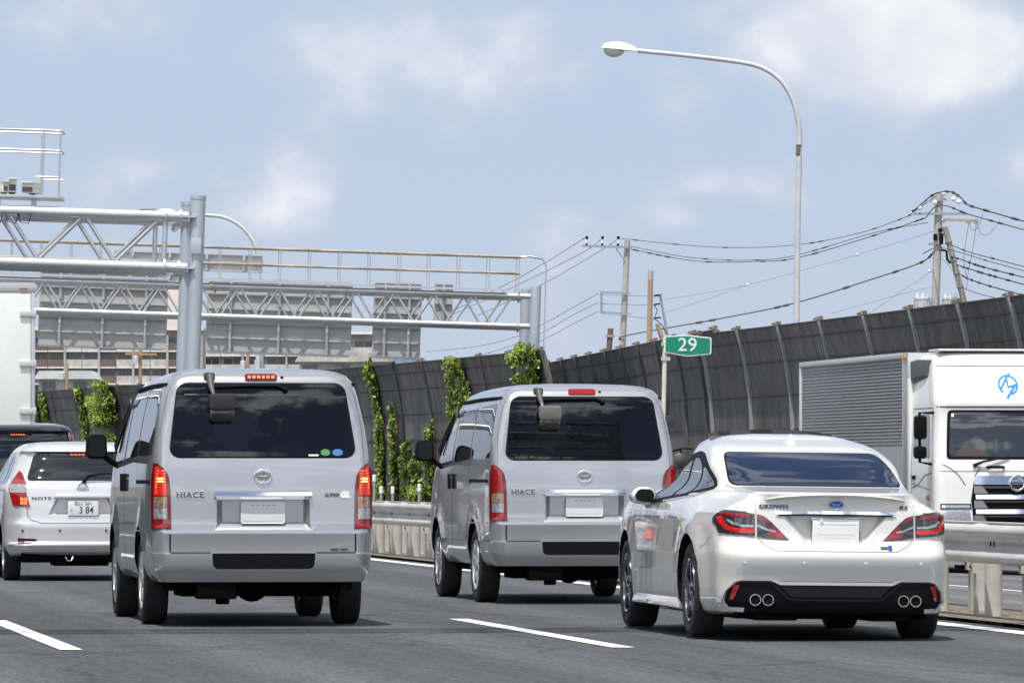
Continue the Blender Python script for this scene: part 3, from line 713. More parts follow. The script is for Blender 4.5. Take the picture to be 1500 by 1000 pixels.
    m_ = len(prof); sp.add(vs, [(i * m_ + k, i * m_ + (k + 1) % m_, (i + 1) * m_ + (k + 1) % m_, (i + 1) * m_ + k) for i in range(K2) for k in range(m_)]); sp.build('boot_spoiler', MT['pearl'], lid, 40)
    pl = MB(); pl.prism(rrect(-.165, .165, .680, .845, .012), .108, .122); po = pl.build('number_plate', MT['plate'], lid, 30, .004)
    fr = MB(); fr.tube([(x, .108, z) for x, z in rrect(-.168, .168, .676, .849, .016)] + [(.152, .108, .676)], .005, 6); fr.build('plate_frame', MT['chrome'], po)
    for z_, w_, h_ in ((.805, .27, .010), (.735, .24, .016), (.715, .20, .010)): tm = MB(); tm.box(-w_ / 2 + .01, w_ / 2 + .01, .1065, .1078, z_, z_ + h_); tm.build('blurred_mark', MT['blurred2'], po, 0)  # pale bars stand for the blurred-out plate number
    bt = MB(); bt.cyl((-.10, .100, .832), (-.10, .11, .832), .010, 10); bt.build('plate_bolt', MT['plate'], po)
    logo_rings(car, .0, .945, .056, .041, MT['badge'], back=MT['logoblue']).parent = lid
    for c in children(root):
        if c.name.startswith('emblem_field'): c.parent = lid
    car.letters('lettering', 'CROWN', 'rear', -.432, .925, .037, mat('dark chrome letters', (.10, .11, .14), .2, .9), .007, .003, 1.25, 0, 1.15, lid)
    car.letters('lettering', 'RS', 'rear', .475, .925, .040, MT['lampblack'], .007, .0015, 1.35, .25, 1.1, lid)
    car.patch('hybrid_badge', 'rear', [(.305, .637), (.375, .637), (.375, .655), (.305, .655)], MT['greytrim'], .006, lid, 4, 6); car.patch('hybrid_badge', 'rear', [(.36, .630), (.385, .630), (.385, .662), (.36, .662)], MT['logoblue'], .008, lid, 4, 4)
    # seams
    lines = [('rear', [(-.555, .725), (-.50, .66), (-.42, .622), (0, .620), (.42, .622), (.50, .66), (.555, .725)], .005)]
    for sg in (-1, 1): lines += [('rear', [(sg * .635, 1.07), (sg * .555, 1.015), (sg * .555, .87)], .004)]
    lines += [('left', [(y, .25), (y, .955)], .005) for y in (1.42, 2.14, 3.26)] + [('left', [(.40, .735), (.55, .66), (.68, .64)], .004)]
    car.gaps(lines, mat('gap in white paint', (.22, .21, .20), .6))
    # black lower bumper with its glossy lip, tail pipes, reflectors
    df = [(-.60, .175), (.60, .175), (.70, .20), (.755, .27), (.74, .345), (.69, .402), (.655, .412), (.46, .412), (.40, .385), (-.40, .385), (-.46, .412), (-.655, .412), (-.69, .402), (-.74, .345), (-.755, .27), (-.70, .20)]
    d = car.patch('rear_diffuser', 'rear', df, MT['black'], .004, None, 34, 40)
    lip = MB(); car.strip(lip, 'rear', [(-.75, .275), (-.738, .345), (-.69, .400), (-.655, .411), (-.46, .411), (-.33, .295), (-.25, .288), (.25, .288), (.33, .295), (.46, .411), (.655, .411), (.69, .400), (.738, .345), (.75, .275)], .012, .010)
    lip.build('diffuser_lip', MT['gloss'], d, 0, fixn=False)
    up = MB(); car.strip(up, 'rear', [(-.78, .26), (-.762, .35), (-.71, .415), (-.66, .428), (-.45, .428), (-.39, .400), (.39, .400), (.45, .428), (.66, .428), (.71, .415), (.762, .35), (.78, .26)], .022, .012, step=.03); up.build('bumper_edge', MT['pearl'], root, 60, fixn=False)
    car.patch('grille_mesh', 'rear', [(-.31, .305), (.31, .305), (.385, .378), (-.385, .378)], MT['greytrim'] if False else MT['gloss'], .006, d, 6, 20)
    for sg in (-1, 1):
        def X(p): return p if sg > 0 else mirror(p)
        car.patch('reflector', 'rear', X([(.70, .285), (.725, .285), (.70, .385), (.665, .385)]), MT['red'], .012, d, 10, 4)
        for q in (.475, .562):
            e = MB(); hy = car.hit('rear', sg * q, .29)[0].y; e.lathe([(.033, hy + .1), (.038, hy + .1), (.040, hy - .03), (.034, hy - .03), (.032, hy + .02)], (sg * q, 0, .283), 'y', 24, close=True)
            e2 = MB(); e2.cyl((sg * q, hy - .002, .283), (sg * q, hy + .02, .283), .034, 20)
            eo = e.build('exhaust_pipe', MT['chrome'], root, 40); e2.build('pipe_throat', MT['black'], eo)
        wing = MB(); car.strip(wing, 'rear', [(sg * .78, .225), (sg * .70, .222), (sg * .63, .218)], .03, .014); wing.build('bumper_fin', MT['pearl'], root, 60, fixn=False)
    for u in (-.64, -.235, .195, .59):
        s_ = MB(); h, n = car.hit('rear', u, .545); s_.lathe([(.001, -.002), (.012, -.002), (.014, .01)], (u, h.y, .545), 'y', 16); s_.build('parking_sensor', MT['pearl'], root)
    # side glass with a black surround, visor and pillars
    dlo = [(1.02, 1.05), (1.25, 1.01), (2.2, .965), (3.14, .925), (2.97, 1.05), (2.66, 1.20), (2.36, 1.295), (2.1, 1.315), (1.86, 1.30), (1.48, 1.215), (1.14, 1.11)]
    for side in ('left', 'right'):
        car.patch('window_surround', side, rounded(dlo, .03), MT['black'], .003, None, 22, 30)
        car.patch('door_window', side, rounded([(2.21, .985), (2.99, .955), (2.80, 1.07), (2.52, 1.185), (2.21, 1.25)], .03), MT['clearglass'], .006, doors[1] if side == 'left' and len(doors) > 1 else None, 14, 12)
        car.patch('door_window', side, rounded([(1.60, 1.01), (2.13, .99), (2.13, 1.262), (1.95, 1.26), (1.72, 1.205)], .03), MT['clearglass'], .006, doors[0] if side == 'left' and doors else None, 14, 12)
        car.patch('quarter_window', side, rounded([(1.08, 1.058), (1.53, 1.018), (1.64, 1.20), (1.48, 1.18), (1.19, 1.095)], .03), MT['clearglass'], .006, None, 12, 8)
        tr = MB(); car.strip(tr, side, [(1.14, 1.022), (1.3, .992), (2.2, .957), (3.14, .918)], .010, .008); tr.build('chrome_trim', MT['chrome'], root, 0, fixn=False)
    # body crease along the doors and side skirt
    sk = MB(); sk.prism([(-.890, .20), (-.78, .17), (-.78, .27), (-.868, .27)], 1.45, 3.57); sk.build('side_skirt', MT['pearl'], root, 30, .012)
    sk = MB(); sk.prism([(.890, .20), (.78, .17), (.78, .27), (.868, .27)], 1.45, 3.57); sk.build('side_skirt', MT['pearl'], root, 30, .012)
    for k, y in enumerate((1.58, 2.36)):
        h, n = car.hit('left', y, .84); g = MB(); g.tube([(h.x - .005, y - .08, .84), (h.x - .035, y - .05, .842), (h.x - .038, y + .06, .845), (h.x - .005, y + .09, .846)], .014, 8); g.build('handle', MT['chrome'], doors[k] if len(doors) > 1 else root, 50)
    # aerial fin, sunroof deflector
    h, n = car.hit('top', 0, 1.98); af = MB(); af.add([(-.03, 1.86, h.z - .02), (.03, 1.86, h.z - .02), (.035, 2.08, h.z - .0), (-.035, 2.08, h.z - .0), (0, 1.88, h.z + .055), (0, 1.93, h.z + .058)], [(0, 1, 4), (1, 2, 5, 4), (3, 0, 4, 5), (2, 3, 5), (0, 3, 2, 1)])
    af.build('aerial_fin', MT['pearl'], root, 20, .004)
    sr = MB(); zt = car.hit('top', 0, 2.8)[0].z
    for i in range(12):
        a, b = -.45 + .9 * i / 12, -.45 + .9 * (i + 1) / 12
        sr.bar((a, 2.72 + a * a * .4, zt + .012 - .16 * a * a + .012), (b, 2.72 + b * b * .4, zt + .012 - .16 * b * b + .012), .06, .03)
    sr.build('sunroof_visor', MT['gloss'], root, 40)
    ub = MB(); ub.box(-.68, .68, .25, 4.5, .15, .26); ub.box(-.55, -.25, .15, .9, .14, .25); ub.box(.25, .55, .15, .9, .14, .25); ub.build('underbody', MT['under'], root, 40, .02)
    for s in (-1, 1):
        for y in (ax_r, ax_f): make_wheel(root, s * .762, y, r, .222, 'alloy', s, 'darkalloy')
        m = MB(); m.prism(rounded([(s * .83, .915), (s * .975, .930), (s * 1.01, .985), (s * .965, 1.05), (s * .85, 1.053), (s * .81, 1.005)], .03), 2.88, 3.06); mm = m.build('door_mirror', MT['pearl'], root, 60, .03)
        m = MB(); m.prism(rounded([(s * .85, .935), (s * .960, .945), (s * .983, .985), (s * .95, 1.035), (s * .86, 1.035), (s * .835, .998)], .02), 2.865, 2.89); m.build('mirror_glass', MT['darkmirror'], mm, 40)
        m = MB(); m.bar((s * .80, 3.04, .87), (s * .87, 3.0, .94), .06, .05); m.build('mirror_stalk', MT['pearl'], mm, 40, .012)
    return root

# ------------------------------------------------------------------ silver hatchback
def make_hatch(loc, rz, label):
    root = empty('hatchback_car', loc, rz, label, 'car')
    ax_r, ax_f, r = .70, 3.30, .30
    K = [(.27, .14, 3.9, .76, .2, .3), (.33, .02, 3.98, .80, .22, .35), (.40, -.01, 4.04, .83, .22, .4), (.425, .035, 4.05, .835, .22, .4), (.62, .03, 4.06, .845, .22, .42), (.66, .045, 4.04, .845, .22, .42), (.80, .055, 3.98, .845, .2, .45), (.95, .07, 3.7, .838, .2, .5), (1.045, .10, 3.2, .815, .3, .5), (1.075, .16, 3.05, .79, .36, .45),
         (1.2, .245, 2.75, .735, .36, .4), (1.38, .375, 2.35, .655, .32, .36), (1.405, .34, 2.32, .64, .28, .36), (1.445, .38, 2.25, .60, .25, .34), (1.48, .50, 2.15, .54, .2, .3), (1.505, .75, 2.0, .42, .2, .3), (1.515, 1.05, 1.8, .2, .1, .1)]
    mb = slice_body(K, [(0, .95), (.4, 1), (3.2, 1), (4.05, .88)], rb=.12, fb=.2, flare=[(ax_r, r, .36, .012)])
    car = Car(root, mb, [((0, 0, .625), (0, 0, 1)), ((0, 0, 1.40), (0, 0, 1)), ((-.60, 0, 0), (1, 0, 0)), ((.60, 0, 0), (1, 0, 0)), ((0, .45, 0), (0, 1, 0))])
    for y in (ax_r, ax_f):
        for s in (-1, 1):
            c = MB(); c.cyl((s * .55, y, r), (s * 1.2, y, r), .345, 32); car.cut(c, MT['black'])
    rec = MB(); o = [(-.40, .70), (.40, .70), (.30, .895), (-.30, .895)]
    rec.add([(x, -.2, z) for x, z in o] + [(x, .052, z) for x, z in o] + [(x * .85, .10, max(z, .735)) for x, z in o], [(0, 1, 2, 3), (8, 11, 10, 9)] + [(i, 4 + i, 4 + (i + 1) % 4, (i + 1) % 4) for i in range(4)] + [(4 + i, 8 + i, 8 + (i + 1) % 4, 4 + (i + 1) % 4) for i in range(4)])
    car.cut(rec, MT['silver2'])
    car.finish_body(MT['silver2'], [('tailgate', None, lambda c, n: abs(c.x) < .60 and .625 < c.z < 1.40 and c.y < .45 and n.y < -.2)])
    g = car.out['tailgate'][0]
    w = car.patch('rear_window', 'rear', rounded([(-.60, 1.085), (.60, 1.085), (.505, 1.37), (.46, 1.392), (-.46, 1.392), (-.505, 1.37)], .05), MT['hatchglass'], .004, g, 22, 20)
    car.gaps([('rear', [(-.60, .80), (-.60, .72), (-.56, .66), (-.45, .627), (.45, .627), (.56, .66), (.60, .72), (.60, .80)], .007), ('left', [(1.0, .35), (1.0, 1.0)], .007), ('left', [(1.95, .3), (1.95, 1.0)], .007)], MT['greytrim'])
    for sg in (-1, 1):
        def X(p): return p if sg > 0 else mirror(p)
        hl = car.patch('tail_lamp', 'rear', X([(.565, .80), (.745, .815), (.79, 1.0), (.76, 1.055), (.66, 1.19), (.63, 1.16), (.605, 1.05), (.61, .96)]), MT['red'], .012, None, 26, 12, deep=.02)
        car.patch('reversing_lens', 'rear', X([(.61, .955), (.77, .955), (.785, 1.04), (.61, 1.04)]), MT['clear'], .016, hl, 8, 8)
        hot = MB()
        for a in (.615, .655):
            for b in (.845, .885): car.strip(hot, 'rear', [(sg * (a - .014), b), (sg * (a + .014), b)], .030, .020)
        hot.build('bulb_reflector', MT['brakehot'], hl, 0, fixn=False)
        rf = car.patch('reflector_pocket', 'rear', X([(.48, .455), (.70, .465), (.70, .405), (.55, .408)]), MT['black'], .004, None, 8, 8); car.patch('reflector', 'rear', X([(.58, .425), (.69, .425), (.69, .447), (.58, .447)]), MT['darkred'], .009, rf, 4, 6)
    hb = MB()
    for k in range(6): car.strip(hb, 'rear', [(-.115 + k * .042, 1.372), (-.088 + k * .042, 1.372)], .024, .012)
    hb.build('high_brake_lamp', MT['brakehot'], g, 0, fixn=False)
    pl = MB(); pl.prism(rrect(-.165, .165, .708, .868, .01), .035, .05); po = pl.build('number_plate', MT['plate'], g, 30, .003)
    def flat(nm, txt, u, v, s, sx=1, bold=0):
        vs, fs = text_mesh(txt, s, bold, sx); q = MB(); q.add([(u + a, .0335, v + b) for a, b in vs], fs); q.build(nm, MT['lampblack'], po, 0, fixn=False)
    flat('plate_numerals', '3 84', .035, .765, .105, .85, .001); flat('plate_lettering', '石川', -.045, .835, .046, 1.1, .0006); flat('plate_lettering', '501', .06, .835, .048, 1.1, .0006); flat('plate_lettering', 'と', -.125, .765, .04)
    gb = MB(); gb.prism([(-.33, .895), (.33, .895), (.30, .935), (-.30, .935)], .02, .07); gb.build('plate_garnish', MT['silver2'], g, 30, .015)
    car.letters('lettering', 'NOTE', 'rear', -.445, .893, .045, MT['lampblack'], .007, .001, 1.6, 0, 1.15, g)
    wp = MB(); h = car.hit('rear', 0, 1.075)[0]; wp.tube([h + Vector((-.0, -.03, -.03)), h + Vector((.06, -.035, .06)), h + Vector((.2, -.03, .085)), h + Vector((.45, .0, .09))], [.022, .02, .012, .01], 8); wp.build('wiper', MT['black'], g)
    em = MB(); h, n = car.hit('rear', 0, 1.01); em.lathe([(.046, -.006), (.055, -.010), (.060, 0), (.046, 0)], (0, h.y - .004, 1.0), 'y', 24, close=True); em.box(-.066, .066, h.y - .018, h.y - .004, .99, 1.01); em.build('emblem', MT['chrome'], g, 50)
    for u in (-.65, -.25, .25, .65):
        s_ = MB(); h, n = car.hit('rear', u, .545); s_.lathe([(.001, -.005), (.014, -.005), (.017, .01)], (u, h.y, .545), 'y', 14); s_.build('parking_sensor', MT['greytrim'], root)
    lipm = MB(); car.strip(lipm, 'rear', [(-.74, .405), (-.5, .408), (.5, .408), (.74, .405)], .03, .006); lipm.build('bumper_lip', MT['silver2'], root, 60, fixn=False)
    for side in ('left', 'right'):
        car.patch('window_surround', side, rounded([(.62, 1.06), (3.0, .99), (2.65, 1.18), (2.2, 1.36), (1.2, 1.385), (.75, 1.30)], .05), MT['gloss'], .003, None, 16, 24)
        car.patch('door_window', side, rounded([(1.05, 1.07), (1.93, 1.045), (1.93, 1.34), (1.15, 1.345)], .03), MT['clearglass'], .006, None, 10, 10); car.patch('door_window', side, rounded([(2.0, 1.04), (2.75, 1.02), (2.5, 1.17), (2.15, 1.31), (2.0, 1.33)], .03), MT['clearglass'], .006, None, 10, 10)
    ub = MB(); ub.box(-.66, .66, .12, 3.7, .2, .34); ub.box(-.3, .3, .3, .9, .16, .28); ub.build('underbody', MT['under'], root, 40, .02)
    tw = MB(); tw.tube([(-.19, .03, .26), (-.17, .0, .22), (-.13, .0, .22), (-.11, .03, .26)], .008, 8); tw.build('towing_eye', MT['exhaust'], root)
    for s in (-1, 1):
        for y in (ax_r, ax_f): make_wheel(root, s * .735, y, r, .185, 'van', s, 'alloy')
        m = MB(); m.prism(rounded([(s * .86, 1.0), (s * 1.02, 1.01), (s * 1.01, 1.13), (s * .88, 1.13)], .04), 2.62, 2.76); m.build('door_mirror', MT['silver2'], root, 50, .02)
    an = MB(); h = car.hit('top', .18, .85)[0]; an.add([(.15, .78, h.z - .01), (.21, .78, h.z - .01), (.2, .92, h.z - .01), (.16, .92, h.z - .01), (.18, .8, h.z + .05)], [(0, 1, 4), (1, 2, 4), (2, 3, 4), (3, 0, 4)]); an.build('aerial_fin', MT['black'], root, 30)
    return root

# ------------------------------------------------------------------ boxy minivans (rear of the black one ahead, nose of the dark green one coming the other way)
def make_minivan(loc, rz, label, paint, lit, name='minivan', group=None):
    root = empty(name, loc, rz, label, 'minivan', group)
    ax_r, ax_f, r = .95, 3.80, .32
    K = [(.25, .1, 4.5, .78, .14, .3), (.35, .0, 4.62, .83, .15, .35), (.60, .0, 4.68, .845, .15, .4), (.66, .04, 4.68, .845, .14, .4), (1.0, .05, 4.45, .845, .12, .45), (1.08, .07, 4.1, .838, .12, .45), (1.4, .13, 3.55, .80, .12, .4), (1.70, .19, 3.05, .745, .12, .36), (1.735, .14, 3.0, .735, .12, .36), (1.77, .15, 2.9, .71, .14, .36), (1.81, .24, 2.7, .63, .2, .34), (1.835, .5, 2.4, .5, .25, .3), (1.848, .9, 2.0, .25, .2, .2)]
    car = Car(root, slice_body(K, [(0, .98), (.5, 1), (3.8, 1), (4.7, .9)], rb=.05, fb=.18))
    for y in (ax_r, ax_f):
        for s in (-1, 1):
            c = MB(); c.cyl((s * .55, y, r), (s * 1.2, y, r), .37, 32); car.cut(c, MT['black'])
    car.finish_body(paint)
    rw = car.patch('rear_window', 'rear', rounded([(-.72, 1.08), (.72, 1.08), (.66, 1.715), (-.66, 1.715)], .06), MT['glass'], .004, None, 18, 16)
    for sg in (-1, 1):
        def X(p): return p if sg > 0 else mirror(p)
        hl = car.patch('tail_lamp', 'rear', X([(.735, .95), (.835, .95), (.80, 1.40), (.755, 1.70), (.685, 1.70), (.70, 1.40)]), MT['darkred'], .010, None, 22, 8, deep=.02); car.patch('clear_edge', 'rear', X([(.675, 1.62), (.70, 1.62), (.695, 1.705), (.672, 1.705)]), MT['clear'], .014, hl, 5, 4)
    if lit:
        hb = MB()
        for k in range(6): car.strip(hb, 'rear', [(-.085 + k * .033, 1.69), (-.062 + k * .033, 1.69)], .024, .012)
        hb.build('high_brake_lamp', MT['brakehot'], root, 0, fixn=False)
    wp = MB(); pts = [car.hit('rear', u, v)[0] + Vector((0, -.03, 0)) for u, v in ((-.4, 1.70), (.1, 1.715), (.2, 1.69))]; wp.tube(pts, .014, 8); wp.build('wiper', MT['black'], root)
    for side in ('left', 'right'): car.patch('side_window', side, rounded([(.35, 1.12), (3.7, 1.02), (3.2, 1.4), (2.9, 1.66), (.4, 1.69)], .05), MT['gloss'], .003, None, 12, 20)
    pl = MB(); h = car.hit('rear', 0, .85)[0]; pl.prism(rrect(-.165, .165, .77, .93, .01), h.y - .015, h.y + .01); pl.build('number_plate', MT['plate'], root, 30)
    ub = MB(); ub.box(-.66, .66, .15, 4.3, .2, .32); ub.build('underbody', MT['under'], root)
    for s in (-1, 1):
        for y in (ax_r, ax_f): make_wheel(root, s * .745, y, r, .195, 'van', s, 'alloy')
    return root

# ------------------------------------------------------------------ trucks
def make_rear_truck(loc, rz, label):
    root = empty('box_truck', loc, rz, label, 'truck')
    b = MB(); b.box(-1.235, 1.235, .03, 7.5, 1.02, 3.98); b.build('cargo_box', MT['white'], root, 30, .02)
    f = MB(); f.box(-1.25, 1.25, -.02, .06, 3.88, 4.03); f.box(-1.25, -1.19, -.02, .06, 1.0, 3.88); f.box(1.19, 1.25, -.02, .06, 1.0, 3.88); f.box(-1.25, 1.25, -.02, .06, .95, 1.06); f.build('rear_frame', mat('aluminium frame', (.55, .56, .57), .35, .7), root, 30, .008)
    for s in (-1, 1):
        d = MB(); x0, x1 = sorted((s * .012, s * 1.185)); d.box(x0, x1, -.015, .03, 1.065, 3.875); do = d.build('rear_door', MT['white'], root, 30, .008)
        for z in (1.35, 2.1, 2.81, 3.56):
            h = MB(); xa, xb = sorted((s * 1.24, s * 1.02)); h.box(xa, xb, -.05, -.014, z - .045, z + .045); xa, xb = sorted((s * 1.215, s * 1.265)); h.box(xa, xb, -.06, .02, z - .06, z + .06); h.build('hinge', MT['chrome'] if False else mat('zinc', (.62, .63, .64), .35, .6), do, 30, .008)
        k = MB(); k.tube([(s * .10, -.05, 1.1), (s * .10, -.05, 3.8)], .016, 8); k.build('lock_rod', mat('zinc', (.62, .63, .64), .35, .6), do)
        m = MB(); xa, xb = sorted((s * 1.02, s * 1.13)); m.box(xa, xb, -.04, -.02, 3.925, 3.955); m.build('marker_lamp', MT['amber'], root, 30, .006)
        t = MB(); xa, xb = sorted((s * .85, s * 1.2)); t.box(xa, xb, .0, .08, .62, .78); t.build('tail_lamp', MT['red'], root, 30, .01)
    c = MB(); c.box(-1.15, 1.15, .05, .15, .42, .60); c.box(-.45, -.3, .1, 9.2, .75, 1.0); c.box(.3, .45, .1, 9.2, .75, 1.0); c.build('chassis', MT['black'], root, 30)
    cb = slice_body([(.45, 7.75, 9.6, 1.15, .1, .2), (1.6, 7.75, 9.6, 1.2, .1, .2), (2.4, 7.8, 9.4, 1.15, .1, .2), (2.75, 7.9, 9.2, 1.05, .15, .2), (2.85, 8.2, 8.9, .6, .1, .1)], rb=0, fb=.05); cb.build('cab', MT['white'], root, 40)
    for s in (-1, 1):
        for y in (1.6, 2.8, 8.4): make_wheel(root, s * .98, y, .48, .3, 'steel', s, 'cap')
    return root

def make_front_truck(loc, rz, label):
    root = empty('box_truck', loc, rz, label, 'truck'); Wt = MT['white']
    K = [(.28, .06, 2.0, 1.10, .12, .1), (.42, .0, 2.02, 1.15, .14, .1), (.95, -.02, 2.02, 1.17, .14, .1), (1.30, .0, 2.02, 1.17, .15, .1), (1.62, .03, 2.02, 1.17, .16, .1), (1.76, .06, 2.02, 1.165, .16, .1), (2.50, .20, 2.02, 1.13, .16, .1), (2.56, .19, 2.02, 1.13, .18, .1), (2.90, .34, 2.02, 1.10, .22, .1), (3.12, .52, 2.02, 1.06, .26, .12), (3.155, .56, 2.0, 1.05, .26, .12), (3.30, .80, 1.98, .98, .28, .14), (3.36, 1.05, 1.9, .8, .25, .2), (3.375, 1.3, 1.75, .4, .1, .1)]
    car = Car(root, slice_body(K, None, rb=.06, fb=0))
    for s in (-1, 1):
        c = MB(); c.cyl((s * .7, 1.15, .48), (s * 1.4, 1.15, .48), .60, 32); car.cut(c, MT['black'])
    cab = car.finish_body(Wt); cab.name = 'cab'
    ws = car.patch('windscreen', 'rear', rounded([(-1.0, 1.79), (1.0, 1.79), (.955, 2.50), (-.955, 2.50)], .06), MT['black'], .003, cab, 16, 20)
    car.patch('windscreen_glass', 'rear', rounded([(-.955, 1.825), (.955, 1.825), (.915, 2.465), (-.915, 2.465)], .05), MT['windscreen'], .008, ws, 16, 20)
    car.patch('dash_panel', 'rear', [(-.86, 1.835), (-.40, 1.835), (-.42, 1.90), (-.60, 1.96), (-.78, 1.95), (-.85, 1.90)], mat('seat back behind glass', (.055, .04, .036), .5), .010, ws, 8, 8).name = 'steering_wheel_cowl'  # brown patch laid on the windscreen for the steering cowl
    car.patch('inspection_sticker', 'rear', [(-.905, 2.40), (-.865, 2.40), (-.865, 2.45), (-.905, 2.45)], MT['stwhite'], .012, ws, 3, 3)
    # company mark on the roof fairing
    mk = MB(); cx, cz, rr = -.055, 2.86, .135
    arc = lambda a0, a1: [(cx + rr * math.cos(R(a0 + (a1 - a0) * i / 22)), cz + rr * math.sin(R(a0 + (a1 - a0) * i / 22))) for i in range(23)]
    car.strip(mk, 'rear', arc(-75, 232), .028, .006)
    car.strip(mk, 'rear', [(cx - .11, cz - .055), (cx - .01, cz + .105), (cx + .045, cz + .17)], .028, .008); car.strip(mk, 'rear', [(cx - .012, cz + .10), (cx + .0, cz - .03), (cx + .125, cz - .0)], .028, .009)
    car.strip(mk, 'rear', [(cx + .12, cz + .01), (cx + .03, cz - .10), (cx - .03, cz - .19)], .028, .010)
    mk.build('company_mark', MT['signblue'], cab, 0, fixn=False)
    sm = MB(); car.strip(sm, 'rear', [(-1.02, 3.135), (1.02, 3.135)], .014, .003); car.strip(sm, 'rear', [(-1.1, 2.545), (1.1, 2.545)], .02, .003); car.strip(sm, 'rear', [(-1.1, 1.62), (-.62, 1.62), (.62, 1.62), (1.1, 1.62)], .008, .003)
    car.strip(sm, 'left', [(.42, .95), (.35, 1.3), (.32, 1.75), (.46, 2.53)], .014, .003); car.strip(sm, 'left', [(1.75, .95), (1.75, 2.53), (.46, 2.53)], .014, .003); car.strip(sm, 'left', [(.55, 2.56), (.75, 2.8), (.9, 3.1)], .01, .003); car.strip(sm, 'left', [(.42, 1.35), (1.75, 1.45)], .010, .003)
    car.strip(sm, 'rear', [(-1.06, 1.72), (-.95, 1.66), (-.84, 1.57), (-.74, 1.42)], .014, .003); car.strip(sm, 'rear', [(1.06, 1.72), (.95, 1.66), (.84, 1.57), (.74, 1.42)], .014, .003); car.strip(sm, 'rear', [(-.66, 1.18), (-.60, 1.56), (-.52, 1.66)], .016, .003); car.strip(sm, 'left', [(.30, 1.60), (.8, 1.56), (1.3, 1.42), (1.7, 1.38)], .016, .003)  # curved grey strips paint the shade in the cab's pressed creases
    sm.build('panel_line', MT['greytrim'], cab, 0, fixn=False)
    car.patch('side_window', 'left', rounded([(.52, 1.80), (1.68, 1.86), (1.68, 2.44), (.66, 2.46)], .05), MT['gloss'], .003, cab, 12, 12); car.patch('side_window', 'right', rounded([(.52, 1.80), (1.68, 1.86), (1.68, 2.44), (.66, 2.46)], .05), MT['gloss'], .003, cab, 12, 12)
    # grille
    gp = [(-.60, .60), (.60, .60), (.66, 1.20), (.60, 1.54), (-.60, 1.54), (-.66, 1.20)]
    gr = car.patch('grille', 'rear', gp, MT['black'], .006, cab, 14, 16)
    def bar_(nm, z0, z1, xw, m, out, tilt=.03):
        q = MB(); K2 = 16; vs = []
        for i in range(K2 + 1):
            x = -xw + 2 * xw * i / K2; y = car.hit('rear', x, (z0 + z1) / 2)[0].y
            vs += [(x, y + .01, z0), (x, y - out, z0 + .01), (x, y - out + tilt, z1), (x, y + .02, z1 + .01)]
        q.add(vs, [(i * 4 + k, i * 4 + (k + 1) % 4, (i + 1) * 4 + (k + 1) % 4, (i + 1) * 4 + k) for i in range(K2) for k in range(4)] + [(0, 1, 2, 3), (K2 * 4 + 3, K2 * 4 + 2, K2 * 4 + 1, K2 * 4)]); return q.build(nm, m, gr, 30)
    for k, (z0, z1, xw) in enumerate(((1.42, 1.555, .62), (1.21, 1.285, .60), (1.00, 1.075, .60), (.80, .86, .60))): bar_('chrome_bar', z0, z1, xw, MT['chrome'], .05); bar_('grey_bar', z0 - .045, z0 - .005, xw, MT['exhaust'], .03)
    for sg in (-1, 1):
        for z in (1.30, 1.09, .88): car.patch('grille_block', 'rear', [(sg * .62, z), (sg * .62, z + .11), (sg * .50, z + .11), (sg * .42, z)], MT['exhaust'], .03, gr, 5, 5)
    em = MB(); h = car.hit('rear', 0, 1.44)[0]
    em.tube([(.105 * math.cos(a), h.y - .075, 1.45 + .105 * math.sin(a)) for a in [2 * math.pi * i / 24 for i in range(25)]], .022, 8); em.bar((-.1, h.y - .075, 1.45), (.1, h.y - .075, 1.45), .03, .03); em.build('emblem', MT['chrome'], gr, 60)
    # headlamps, bumper corners, wipers, mirrors, handle, marker
    for sg in (-1, 1):
        def X(p): return p if sg > 0 else mirror(p)
        hl = car.patch('headlamp', 'rear', X([(.66, .88), (1.10, .88), (1.08, 1.0), (1.0, 1.06), (.68, 1.06)]), MT['clear'], .012, cab, 8, 10); car.patch('headlamp_trim', 'rear', X([(.66, 1.075), (1.10, 1.075), (1.10, 1.155), (.66, 1.155)]), MT['gloss'], .008, cab, 4, 10)
        q = MB(); car.strip(q, 'rear', [(sg * .68, 1.115), (sg * 1.08, 1.115)], .04, .013); q.build('chrome_trim', MT['chrome'], hl, 0, fixn=False)
        car.patch('fog_lamp', 'rear', X(rrect(.78, .98, .48, .60, .04)), MT['clear'], .010, cab, 6, 8)
        w = MB(); h0 = car.hit('rear', sg * .50 - .12, 1.70)[0]; w.tube([h0 + Vector((0, -.02, 0)), h0 + Vector((.14, -.06, .06)), h0 + Vector((.52, -.02, .13))], [.03, .018, .012], 6); w.build('wiper', MT['black'], cab)
        x = sg * 1.36
        m = MB(); m.prism(rrect(x - .09, x + .09, 2.08, 2.42, .05), .16, .30); mo = m.build('door_mirror', MT['black'], root, 50, .03); m = MB(); m.prism(rrect(x - .09, x + .09, 1.80, 1.98, .05), .18, .32); m.build('wide_mirror', MT['black'], mo, 50, .03)
        m = MB(); m.tube([(sg * 1.13, .40, 2.46), (x, .28, 2.46), (x, .26, 1.75), (sg * 1.16, .34, 1.72)], .022, 8); m.build('mirror_arm', MT['black'], mo)
        m = MB(); m.box(*sorted((sg * 1.165, sg * 1.20)), .50, .60, 1.20, 1.28); m.build('side_marker', MT['amber'], cab, 40, .012)
        m = MB(); m.box(*sorted((sg * 1.165, sg * 1.19)), 1.45, 1.65, 1.50, 1.56); m.build('handle', MT['black'], cab, 40, .008)
